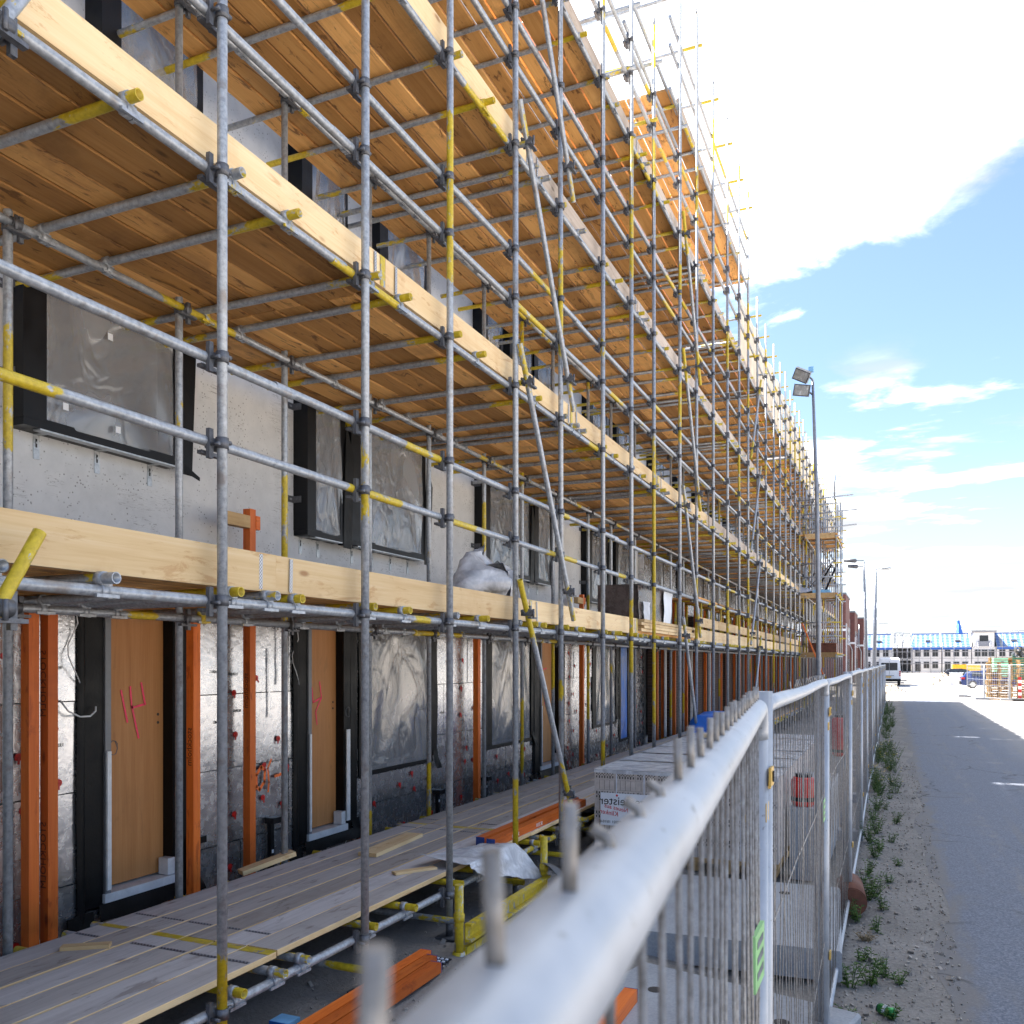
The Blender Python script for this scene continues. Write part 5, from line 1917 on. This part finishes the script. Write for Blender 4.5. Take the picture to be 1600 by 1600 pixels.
# ------------------------------------------------------------------ red brick houses beyond the scaffold
def brick_house(lab, x1, y0, y1, h, pipe):
    o = thing('brick_house', lab, 'house', (x1-4, (y0+y1)/2, 0), 'finished red brick houses')
    boxp('wall', (x1-9, y0, 0), (x1, y1, h), 'brick_house', o)
    r_ = boxp('roof_edge', (x1-9.05, y0-0.05, h+0.001), (x1+0.05, y1+0.05, h+0.16), 'frame_grey', o)
    boxp('band', (x1-9.0, y0-0.04, h-3.3), (x1+0.04, y0-0.001, h-3.1), 'white_pvc', o)
    if pipe:
        bpart('rain_pipe', MB().path([(x1-0.5, y0-0.06, h-0.7), (x1-0.5, y0-0.06, h-3.3), (x1-0.25, y0-0.06, h-3.9), (x1-0.25, y0-0.06, 0.1)], 0.05, 6), 'galv', o)
    for k in range(3):
        a = y0+1.2+k*2.6
        if a+1 < y1:
            for zz in (0.9, 3.9):
                wdo = boxp('window', (x1+0.001, a, zz), (x1+0.03, a+1.1, zz+1.6), 'glass_dark', o)
                boxp('window_frame', (x1+0.031, a-0.05, zz-0.08), (x1+0.06, a+1.15, zz-0.01), 'white_pvc', wdo)
    for k in range(2):
        boxp('door_post', (x1+0.0, y0+0.2+k*0.9, 0), (x1+0.07, y0+0.32+k*0.9, h-2.6), 'white_pvc', o)
    return o


brick_house('tall red brick house just past the scaffold end', -3.95, 84, 92, 8.3, False)
brick_house('middle red brick house beyond the scaffold end', -3.72, 98, 106, 7.4, True)
brick_house('farthest red brick house with a grey rain pipe', -3.28, 112, 121, 7.4, True)

# ------------------------------------------------------------------ row of houses with blue roof underlay across the end of the road
def far_house(lab, x0, x1, kind, y=205.0):
    o = thing('row_house', lab, 'house', ((x0+x1)/2, y+4, 0), 'row of houses under construction')
    he, hr = 5.5, 8.35
    if kind == 'frame':
        for k in range(5):
            x = x0+(x1-x0)*k/4
            boxp('stud', (x-0.08, y-0.3, 0), (x+0.08, y, he+1.4-abs(k-2)*0.7), 'house_grey', o)
        for z in (0.1, 2.7, 5.3):
            boxp('floor', (x0, y-0.3, z), (x1, y+7, z+0.18), 'house_white', o)
        boxp('back_wall', (x0+.1, y+6.5, 0.1), (x1-.1, y+6.8, he), 'house_grey', o)
        for k in range(4):
            x = x0+0.4+k*(x1-x0-.8)/3
            bpart('rafter', MB().tube((x, y-0.4, he+0.1), (x+0.9, y+3.6, hr-0.2), 0.09, 5), 'house_white', o)
        return o
    boxp('wall', (x0+0.02, y, 0), (x1-0.02, y+8, he), 'house_white', o)
    nwin = 3
    for st in range(2):
        for k in range(nwin):
            a = x0+0.5+k*(x1-x0-0.6)/nwin
            b = a+1.15
            z0 = 0.3 if (st == 0 and k == 0) else (0.95 if st == 0 else 3.45)
            wdo = boxp('window', (a, y-0.05, z0), (b, y-0.002, 2.4 if st == 0 else 4.95), 'shade_steel', o)
            boxp('pane', (a+0.09, y-0.07, z0+0.1), (a+0.54, y-0.051, (2.3 if st == 0 else 4.85)), 'glass_dark', wdo)
            boxp('pane', (a+0.61, y-0.07, z0+0.1), (b-0.09, y-0.051, (2.3 if st == 0 else 4.85)), 'glass_dark', wdo)
    if kind == 'roof':
        m = MB()
        m.quad([(x0, y-0.5, he), (x1, y-0.5, he), (x1, y+4, hr), (x0, y+4, hr)])
        m.quad([(x1, y+8.5, he), (x0, y+8.5, he), (x0, y+4, hr), (x1, y+4, hr)])
        m.quad([(x0, y-0.5, he-0.15), (x1, y-0.5, he-0.15), (x1, y-0.5, he), (x0, y-0.5, he)])
        m.quad([(x0, y-0.5, he), (x0, y+4, hr), (x0, y+8.5, he)])
        m.quad([(x1, y-0.5, he), (x1, y+8.5, he), (x1, y+4, hr)])
        r_ = bpart('roof', m, 'roof_blue', o)
        boxp('eaves', (x0+.05, y-0.62, he-0.55), (x1-.05, y-0.501, he-0.02), 'roof_edge_blue', r_)
        boxp('ridge', (x0, y+3.85, hr), (x1, y+4.15, hr+0.14), 'roof_edge_blue', r_)
        t0 = 0.45
        xm = x0+(x1-x0)*0.55
        yy_, zz_ = y-0.5+4.5*t0, he+(hr-he)*t0
        rw = boxp('roof_window', (xm-0.5, yy_-0.5, zz_-0.1), (xm+0.5, yy_+0.2, zz_+0.22), 'frame_grey', r_)
        bpart('barge_board', MB().tube((x1-0.05, y-0.55, he+0.05), (x1-0.05, y+4, hr+0.08), 0.16, 4), 'house_white', r_)
    else:       # flat topped dormer block
        boxp('dormer', (x0+0.3, y-0.2, he), (x1-0.3, y+7, hr+0.1), 'house_white', o)
        boxp('flat_roof', (x0-0.1, y-0.6, hr+0.11), (x1+0.1, y+7.3, hr+0.5), 'house_grey', o)
        wdo = boxp('window', (x0+1.4, y-0.26, he+0.5), (x1-1.4, y-0.201, hr-0.5), 'glass_dark', o)
        boxp('balcony_rail', (x0+1.0, y-0.8, he+0.1), (x1-1.0, y-0.74, he+1.1), 'shade_steel', o)
    return o


far_house('blue roofed house at the left end of the far row, behind the van', -6.2, -0.2, 'roof')
far_house('open timber frame house between two blue roofs', -0.1, 3.6, 'frame')
far_house('blue roofed house right of the open timber frame', 3.7, 9.3, 'roof')
far_house('blue roofed house in the middle of the far row', 9.4, 14.9, 'roof')
far_house('white house with a flat roofed dormer and balcony in the far row', 15.0, 19.4, 'flat')
far_house('blue roofed house at the right end of the far row', 19.5, 25.4, 'roof')
far_house('white house half hidden by the green container', 25.5, 31.0, 'flat')
# scaffold in front of the far row
o = thing('far_scaffold', 'thin grey scaffold standing before the blue roofed houses', 'scaffold', (9, 203.4, 0))
for k in range(17):
    x = -6+k*2.2
    bpart('upright_tube', MB().tube((x, 203.3, 0), (x, 203.3, 6.4+1.8*(k % 3 == 0)), 0.05, 5), 'shade_steel', o)
for z in (1.9, 3.1, 4.4, 5.4):
    bpart('deck', MB().box((-6.2, 202.9, z), (30, 203.8, z+0.12)) if z in (1.9, 4.4) else MB().tube((-6.2, 203.2, z), (30, 203.2, z), 0.05, 5), 'house_grey', o)
for k, (x, z) in enumerate(((0.2, 9.2), (2.0, 9.0), (16.5, 9.6), (24.5, 9.4), (27.5, 9.0))):
    o2 = thing('roof_scaffold', ('thin tube frame on the roofs above the open timber frame', 'second thin tube frame beside the open timber frame', 'thin tube frame above the flat roofed dormer', 'thin tube frame over the right end of the far row', 'thin tube frame behind the black pipes')[k], 'scaffold', (x, 214, 0))
    for q in (-1.6, 0, 1.6):
        bpart('upright_tube', MB().tube((x+q, 214, 0), (x+q, 214, z+0.4*(q == 0)), 0.06, 5), 'shade_steel', o2)
    for dz_ in (0.3, 0.9):
        bpart('rail', MB().tube((x-1.8, 214, z-dz_), (x+1.8, 214, z-dz_), 0.05, 5), 'shade_steel', o2)
# pointed blue tower far behind
o = thing('pointed_tower', 'pointed glass blue tower rising behind the far roofs', 'tower', (25.5, 420, 0))
m = MB()
m.quad([(25.0, 420, 0), (31, 420, 0), (28.6, 420, 9), (26.0, 420, 20.5), (25.4, 420, 20.5)])
m.quad([(31, 428, 0), (25.0, 428, 0), (25.4, 428, 20.5), (26.0, 428, 20.5), (28.6, 428, 9)])
for (a, b) in (((25, 0), (25.4, 20.5)), ((25.4, 20.5), (26.0, 20.5)), ((26.0, 20.5), (28.6, 9)), ((28.6, 9), (31, 0))):
    m.quad([(a[0], 420, a[1]), (b[0], 420, b[1]), (b[0], 428, b[1]), (a[0], 428, a[1])])
bpart('shaft', m, 'roof_edge_blue', o)
for k in range(4):
    bpart('fin', MB().tube((25.4+0.4*k, 419.9, 0), (25.5+0.1*k, 419.9, 19-3.6*k), 0.12, 4), 'cloth_blue', o)

# ------------------------------------------------------------------ vehicles
def loft(sections, mi=0):
    """sections: list of closed point rings (same count)"""
    m = MB()
    n = len(sections[0])
    for s_ in sections:
        m.v += [tuple(p) for p in s_]
    for a in range(len(sections)-1):
        for k in range(n):
            k2 = (k+1) % n
            m.f.append((a*n+k, a*n+k2, (a+1)*n+k2, (a+1)*n+k))
            m.mi.append(mi)
            m.sm.append(False)
    m.f.append(tuple(reversed(range(n))))
    m.f.append(tuple((len(sections)-1)*n+k for k in range(n)))
    m.mi += [mi, mi]
    m.sm += [False, False]
    return m


def wheel(parent, x, y, z, r, w_, ax='x'):
    ww = bpart('wheel', MB().path([(x-w_/2, y, z), (x-w_/2+0.03, y, z), (x+w_/2-0.03, y, z), (x+w_/2, y, z)], [r-0.03, r, r, r-0.03], 18), 'rubber', parent)
    bpart('rim', MB().tube((x-w_/2-0.012, y, z), (x+w_/2+0.012, y, z), r*0.62, 14), 'galv', ww)


def van(x, y):
    o = thing('delivery_van', 'white delivery van seen from behind, parked past the fence end', 'van', (x, y+2.9, 0))
    hw = 0.98

    def ring(yv, zt, tw):
        return [(x-hw, yv, 0.42), (x+hw, yv, 0.42), (x+hw+0.01, yv, 1.05), (x+hw-0.02, yv, 1.5), (x+tw, yv, zt-0.12), (x+tw-0.12, yv, zt), (x-tw+0.12, yv, zt), (x-tw, yv, zt-0.12), (x-hw+0.02, yv, 1.5), (x-hw-0.01, yv, 1.05)]
    bpart('body', loft([ring(y, 2.45, 0.86), ring(y+0.15, 2.62, 0.88), ring(y+4.2, 2.62, 0.88), ring(y+4.9, 2.0, 0.86), ring(y+5.7, 1.25, 0.85)]), 'white_paint', o)
    boxp('rear_window', (x-0.70, y-0.012, 1.42), (x-0.02, y-0.002, 2.12), 'glass_dark', o)
    boxp('rear_window', (x+0.02, y-0.012, 1.42), (x+0.70, y-0.002, 2.12), 'glass_dark', o)
    boxp('door_gap', (x-0.012, y-0.006, 0.62), (x+0.012, y-0.001, 2.3), 'frame_grey', o)
    boxp('bumper', (x-0.97, y-0.10, 0.38), (x+0.97, y+0.05, 0.62), 'frame_black', o)
    boxp('number_plate', (x-0.36, y-0.02, 0.74), (x+0.16, y-0.008, 0.86), 'plate_yellow', o)
    boxp('trim_bar', (x-0.40, y-0.03, 0.90), (x+0.40, y-0.008, 0.95), 'frame_grey', o)
    for s_ in (-1, 1):
        for zz in (0.95, 1.13, 1.30):
            boxp('tail_lamp', (x+s_*0.90-0.06, y-0.022, zz-0.07), (x+s_*0.90+0.06, y-0.004, zz+0.07), 'lamp_red', o)
        wheel(o, x+s_*0.82, y+1.1, 0.34, 0.34, 0.22)
        wheel(o, x+s_*0.82, y+4.6, 0.34, 0.34, 0.22)
        boxp('door_mirror', (x+s_*1.05-0.1, y+4.6, 1.45), (x+s_*1.05+0.1, y+4.75, 1.8), 'frame_black', o)
    return o


van(-0.35, 88.5)


def hatch(lab, x, y, col_, rz=0.0, flip=1):
    """car lying along X, nose towards +X, rear on the left"""
    o = thing('parked_car', lab, 'car', (x, y, 0), 'cars parked by the site')
    hw = 0.86

    def ring(xv, zb, zs, zt, tw):
        return [(xv, y-hw, zb), (xv, y-hw-0.02, zs*0.75), (xv, y-hw+0.04, zs), (xv, y-tw, zt), (xv, y+tw, zt), (xv, y+hw-0.04, zs), (xv, y+hw+0.02, zs*0.75), (xv, y+hw, zb)]
    L = 4.1
    body = loft([ring(x, 0.42, 0.72, 0.78, 0.7), ring(x+0.12, 0.28, 0.92, 1.0, 0.72), ring(x+0.4, 0.24, 0.98, 1.30, 0.62), ring(x+0.8, 0.22, 0.98, 1.44, 0.6), ring(x+1.9, 0.22, 0.96, 1.48, 0.6), ring(x+2.5, 0.22, 0.95, 1.36, 0.6), ring(x+3.1, 0.22, 0.93, 0.99, 0.68), ring(x+3.9, 0.24, 0.76, 0.80, 0.7), ring(x+L, 0.34, 0.6, 0.64, 0.66)])
    bpart('body', body, col_, o)
    # side glass, two panes
    for (a, b) in ((0.75, 1.55), (1.62, 2.55)):
        m = MB()
        for s_ in (-1, 1):
            m.quad([(x+a, y+s_*(hw-0.02), 1.02), (x+b+0.2*(b > 2), y+s_*(hw-0.02), 1.02), (x+b-0.1, y+s_*(0.655), 1.36), (x+a+0.12, y+s_*(0.655), 1.36)])
        bpart('side_window', m, 'glass_dark', o)
    boxp('rear_window', (x+0.14, y-0.55, 1.02), (x+0.36, y+0.55, 1.24), 'glass_dark', o)
    boxp('bumper', (x-0.06, y-0.8, 0.34), (x+0.2, y+0.8, 0.58), 'frame_black', o)
    for s_ in (-1, 1):
        boxp('tail_lamp', (x-0.0, y+s_*0.78-0.14, 0.76), (x+0.28, y+s_*0.78+0.11, 0.92), 'lamp_red', o)
    for xx in (0.85, 3.35):
        for s_ in (-1, 1):
            ww = bpart('wheel', MB().path([(x+xx, y+s_*0.80-0.1, 0.32), (x+xx, y+s_*0.80-0.08, 0.32), (x+xx, y+s_*0.80+0.08, 0.32), (x+xx, y+s_*0.80+0.1, 0.32)], [0.29, 0.32, 0.32, 0.29], 18), 'rubber', o)
            bpart('rim', MB().tube((x+xx, y+s_*0.80-0.112, 0.32), (x+xx, y+s_*0.80+0.112, 0.32), 0.21, 14), 'lamp_glass', ww)
    return o


hatch('dark blue hatchback parked beside the pallet stacks', 5.15, 82.0, 'blue_paint')
hatch('black car half hidden behind the rubble heap', 5.2, 112.0, 'black_paint')
o = thing('yellow_skip', 'flat yellow box behind the cars near the far houses', 'skip', (9.0, 132, 0))
boxp('body', (7.3, 131, 0.15), (10.6, 133, 1.9), 'plate_yellow', o)
for q in (7.6, 8.6, 9.6):
    boxp('rib', (q, 130.92, 0.2), (q+0.12, 130.998, 1.85), 'plate_yellow', o)


# heaps of sand and rubble
def heap(name, lab, cx_, cy_, rx, ry, h, mname, seed):
    f_ = wob(seed, 7)
    o_ = thing(name, lab, 'heap', (cx_, cy_, 0))

    def fn(u, v):
        a = 2*math.pi*u
        r_ = v*(1+0.15*f_(math.cos(a), math.sin(a), 2))
        z = h*max(0, 1-v**1.3)*(1+0.25*f_(u*2, v, 5))+0.06*f_(u*6, v*5, 5)*(v < 0.98)
        return (cx_+rx*r_*math.cos(a), cy_+ry*r_*math.sin(a), max(z, -0.02))
    bpart('mound', MB().grid(fn, 40, 14, sm=False), mname, o_)
    st_ = MB()
    rq = random.Random(seed)
    for _ in range(60):
        a, v = rq.uniform(0, 6.3), rq.uniform(0.1, 1.05)
        p = Vector((cx_+rx*v*math.cos(a), cy_+ry*v*math.sin(a), h*max(0, 1-v**1.3)))
        s_ = rq.uniform(0.05, 0.16)
        M = Matrix.Translation(p) @ Euler((rq.uniform(0, 3), rq.uniform(0, 3), rq.uniform(0, 3))).to_matrix().to_4x4()
        st_.box((-s_, -s_*.7, -s_*.5), (s_, s_*.7, s_*.5), 0, M)
    bpart('stones', st_, mname, o_, kind='stuff')


heap('rubble_heap', 'pale rubble heap beside the blue hatchback', 4.3, 94.0, 1.6, 1.3, 1.15, 'rubble', 31)
heap('sand_heap', 'low pale sand heap behind the van at the fence end', -0.15, 66.0, 0.9, 3.0, 0.55, 'rubble', 32)
o = thing('white_crate', 'plain white box standing beside the blue hatchback', 'box', (5.2, 92, 0))
boxp('box', (4.9, 91.6, 0.0), (6.0, 92.5, 1.15), 'house_white', o)
boxp('lid', (4.86, 91.56, 1.151), (6.04, 92.54, 1.2), 'white_pvc', o)

# green container with black pipes on top
o = thing('site_container', 'dark green site container with a mint end wall', 'container', (16, 112, 0))
boxp('body', (11.9, 110, 0.15), (21.0, 112.6, 2.75), 'container_green', o)
for k in range(20):
    boxp('rib', (12.2+k*0.44, 109.94, 0.3), (12.42+k*0.44, 109.998, 2.6), 'container_green', o)
boxp('end_wall', (10.2, 110.0, 0.15), (11.898, 112.6, 2.70), 'container_mint', o)
boxp('vent', (10.9, 109.97, 2.1), (11.2, 109.998, 2.3), 'frame_grey', o)
rp = random.Random(4)
for k, (x, z, r_) in enumerate(((12.4, 3.05, .28), (13.1, 3.12, .35), (13.95, 3.06, .29), (14.7, 3.1, .33), (12.7, 3.62, .3), (13.5, 3.68, .3), (14.3, 3.62, .28), (15.4, 3.02, .25))):
    o = thing('black_pipe', ('leftmost', 'second', 'third', 'fourth', 'fifth', 'sixth', 'seventh', 'rightmost')[k]+' black pipe built into the pile on the green container', 'pipe', (x, 111, z-r_), 'black pipes on the container')
    m = MB()
    m.tube((x, 110.1, z), (x, 112.5, z), r_, 16, caps=False)
    m.tube((x, 110.1, z), (x, 112.5, z), r_*0.86, 16, caps=False)
    n0 = len(m.v)
    for rr_ in (r_, r_*0.86):
        for q in range(16):
            a = 2*math.pi*q/16
            m.v.append((x+rr_*math.cos(a), 110.1, z+rr_*math.sin(a)))
    for q in range(16):
        q2 = (q+1) % 16
        m.f.append((n0+q, n0+q2, n0+16+q2, n0+16+q))
        m.mi.append(0)
        m.sm.append(False)
    bpart('pipe', m, 'pipe_black', o)
o = thing('flue_stack', 'short grey flue standing behind the black pipes', 'chimney', (14.6, 118, 0))
bpart('stack', MB().path([(14.6, 118, 0), (14.6, 118, 4.9), (14.6, 118, 4.95)], [0.45, 0.45, 0.5], 12), 'pole_grey', o)
bpart('cap', MB().tube((14.6, 118, 4.95), (14.6, 118, 5.05), 0.5, 12), 'galv_dark', o)

# stacks of wooden pallets behind fence panels on the right
def pallet(cx_, cy_, z, w_=1.2, d_=1.0, lab='', rz=0.0):
    o_ = thing('wooden_pallet', lab, 'pallet', (cx_, cy_, z), 'pallets in the stacks on the right')
    m = MB()
    for k in range(5):
        a = -d_/2+k*(d_-0.1)/4
        m.box((cx_-w_/2, cy_+a, z+0.118), (cx_+w_/2, cy_+a+0.1, z+0.14))
    bpart('top_boards', m, 'pallet_wood', o_)
    m = MB()
    for k in range(3):
        for q in range(3):
            m.box((cx_-w_/2+k*(w_-0.1)/2, cy_-d_/2+q*(d_-0.1)/2, z+0.022), (cx_-w_/2+k*(w_-0.1)/2+0.1, cy_-d_/2+q*(d_-0.1)/2+0.1, z+0.117))
    bpart('blocks', m, 'pallet_wood', o_)
    bpart('skids', MB().box((cx_-w_/2, cy_-d_/2, z), (cx_+w_/2, cy_-d_/2+0.1, z+0.021)).box((cx_-w_/2, cy_+d_/2-0.1, z), (cx_+w_/2, cy_+d_/2, z+0.021)), 'pallet_wood', o_)


for (cx_, cy_, n, w_, lab) in ((5.55, 57.0, 15, 1.25, 'wooden pallet in the left stack behind the fence panels'), (7.05, 56.6, 16, 1.25, 'wooden pallet in the right stack with the beacon in front'), (6.3, 58.6, 17, 2.2, 'wide wooden pallet in the rear stack topping the others')):
    for k in range(n):
        pl_lab = ordn(k)+' pallet from the ground in the '+lab.split(' in the ')[1]
        pallet(cx_+rp.uniform(-.05, .05), cy_+rp.uniform(-.04, .04), 0.01+0.142*k, w_, 1.0, pl_lab)
rfp = [(4.15, 60.5), (4.75, 56.4), (5.9, 55.3), (7.3, 55.2), (9.2, 55.6)]
for i in range(len(rfp)-1):
    (x0, y0), (x1, y1) = rfp[i], rfp[i+1]
    o = thing('fence_panel', ('fence panel at the far left of the pallet yard, seen nearly edge on', 'second fence panel before the left pallet stack', 'fence panel before the right pallet stack, next to the beacon', 'fence panel at the picture edge on the right')[i], 'fence', (x0, y0, 0.1), 'fence panels round the pallet stacks')
    P = lambda t_, z: Vector((x0+(x1-x0)*t_, y0+(y1-y0)*t_, z))
    bpart('frame', MB().path([P(0.02, 0.12), P(0.02, 2.0), P(0.98, 2.0), P(0.98, 0.12), P(0.02, 0.12)], 0.028, 6), 'fence_galv', o)
    wm = MB()
    for k in range(1, 12):
        wm.tube(P(k/12, 0.12), P(k/12, 2.0), 0.006, 4, caps=False)
    for z in (0.45, 0.8, 1.15, 1.5, 1.8):
        wm.tube(P(0.02, z), P(0.98, z), 0.007, 4, caps=False)
    bpart('wire_mesh', wm, 'fence_galv', o, kind='stuff')
    bpart('foot_block', MB().box(tuple(P(0, 0)+Vector((-0.45, -0.12, 0))), tuple(P(0, 0.13)+Vector((0.25, 0.12, 0)))), 'slab', o)
o = thing('warning_beacon', 'red and white striped warning beacon before the pallet stacks', 'beacon', (6.35, 54.9, 0))
for k in range(7):
    boxp('stripe', (6.27, 54.88, 0.15+0.17*k), (6.43, 54.92, 0.318+0.17*k), 'lamp_red' if k % 2 == 0 else 'beacon_white', o)
boxp('foot', (6.0, 54.7, 0), (6.7, 55.1, 0.12), 'rubber', o)

# ------------------------------------------------------------------ weeds and loose stones along the fence
def plant_mesh(seed, h, spread, nst, flowers=False, dense=1.0):
    rq = random.Random(seed)
    m = MB()
    for s_ in range(nst):
        a = rq.uniform(0, 6.3)
        ln = h*rq.uniform(0.55, 1.1)
        tip = Vector((math.cos(a)*spread*rq.uniform(0.3, 1), math.sin(a)*spread*rq.uniform(0.3, 1), ln))
        base = Vector((math.cos(a)*0.015, math.sin(a)*0.015, -0.01))
        mid = base.lerp(tip, 0.5)+Vector((0, 0, ln*0.12))
        m.path([base, mid, tip], [0.0028, 0.0022, 0.001], 3, caps=False)
        nl = int(7*dense)
        for k in range(nl):
            t_ = 0.15+0.85*k/nl
            p = base.lerp(mid, t_*2) if t_ < 0.5 else mid.lerp(tip, t_*2-1)
            aa = rq.uniform(0, 6.3)
            L_ = rq.uniform(0.03, 0.06)*(1.2-0.5*t_)*(0.6+h*1.6)
            d_ = Vector((math.cos(aa), math.sin(aa), rq.uniform(-0.1, 0.6))).normalized()
            sd_ = d_.cross(Vector((0, 0, 1))).normalized()*L_*0.2
            q = p+d_*L_*0.5+Vector((0, 0, 0.004))
            m.quad([p, q+sd_, p+d_*L_-Vector((0, 0, L_*0.15)), q-sd_])
        if flowers and rq.random() < 0.7:
            for k in range(5):
                aa = k*1.26
                m.quad([tip, tip+Vector((math.cos(aa)*.012, math.sin(aa)*.012, .004)), tip+Vector((math.cos(aa+.6)*.014, math.sin(aa+.6)*.014, .002)), tip+Vector((math.cos(aa+1.2)*.011, math.sin(aa+1.2)*.011, .004))], 1)
    return m


PMs = [plant_mesh(40+k, (0.12, 0.17, 0.22, 0.10, 0.26, 0.15)[k], (0.09, 0.13, 0.14, 0.10, 0.16, 0.12)[k], (9, 12, 14, 8, 18, 11)[k]).mesh('weed', ['leaf', 'petal']) for k in range(6)]
rq = random.Random(71)
spots = [(-0.20, 5.05, 1), (-0.13, 5.2, 5), (-0.02, 5.60, 3), (-0.27, 5.4, 0), (-0.14, 6.15, 2), (-0.25, 6.0, 1), (-0.05, 6.35, 0), (0.03, 6.25, 3), (-0.21, 6.6, 3), (-0.12, 7.3, 0), (-0.20, 8.3, 4), (-0.16, 8.45, 2),
         (-0.08, 8.0, 0), (-0.04, 9.1, 3), (-0.24, 9.3, 1), (-0.18, 10.2, 2), (-0.12, 10.5, 1), (-0.25, 10.9, 4), (-0.19, 11.6, 4), (0.02, 12.4, 1), (-0.24, 12.7, 2), (-0.10, 13.6, 0), (-0.22, 13.4, 4), (-0.05, 14.6, 3), (-0.20, 14.9, 2), (-0.02, 11.1, 0), (0.05, 9.9, 3), (-0.26, 7.6, 1)]
for (x, y, k) in spots:
    o = thing('weed_plant', 'small green weed growing in the sand between fence and road', 'weed', (x, y, gh(x, y)), 'weeds at the foot of the fence')
    part('foliage', PMs[k], o, (x, y, gh(x, y)), Euler((0, 0, rq.uniform(0, 6.3))))
o = thing('dry_tuft', 'dry straw coloured tuft on the sand near the brown pipe end', 'weed', (-0.19, 7.05, gh(-0.19, 7.05)))
part('foliage', plant_mesh(61, 0.07, 0.10, 26, dense=0.5).mesh('tuft', ['straw', 'straw']), o, (-0.19, 7.05, gh(-0.19, 7.05)))
wd = MB()
for k in range(125):
    y = 15.2+34*rq.random()**1.3
    x = -0.31+0.36*rq.random()**1.4
    if math.sin(y*1.7)+0.6*math.sin(y*0.63+1) < -0.55:
        continue
    pm = plant_mesh(1000+k, rq.uniform(0.16, 0.42), rq.uniform(0.12, 0.22), rq.randint(7, 12), flowers=(15 < y < 27 and k % 4 == 0), dense=0.8)
    i0 = len(wd.v)
    g_ = gh(x, y)
    wd.v += [(a+x, b+y, c+g_) for a, b, c in pm.v]
    wd.f += [tuple(i0+q for q in f_) for f_ in pm.f]
    wd.mi += pm.mi
    wd.sm += pm.sm
tag(bpart('weed_strip', wd, ['leaf', 'petal']), 'dense strip of green weeds with yellow flowers along the fence', 'weeds', kind='stuff')

gv = MB()
for k in range(4200):
    if k < 2600:
        x, y = rq.uniform(-0.36, 0.42), 4.2+16*rq.random()**1.5
    else:
        x, y = rq.uniform(-3.2, -0.5), rq.uniform(1.5, 8.5)
    s_ = rq.uniform(0.003, 0.010) if rq.random() < 0.93 else rq.uniform(0.01, 0.022)
    M = Matrix.Translation((x, y, gh(x, y)+s_*0.3+(0.004 if x > 0.3 else 0))) @ Euler((rq.uniform(0, 3), rq.uniform(0, 3), rq.uniform(0, 3))).to_matrix().to_4x4()
    gv.box((-s_, -s_*.75, -s_*.55), (s_, s_*.75, s_*.55), 0, M)
m_simple('gravel_stone', (0.30, 0.27, 0.24), 0.9, 0, 0.6, 9)
tag(bpart('gravel', gv, 'gravel_stone'), 'loose gravel scattered over the sand strip and soil', 'gravel', kind='stuff')
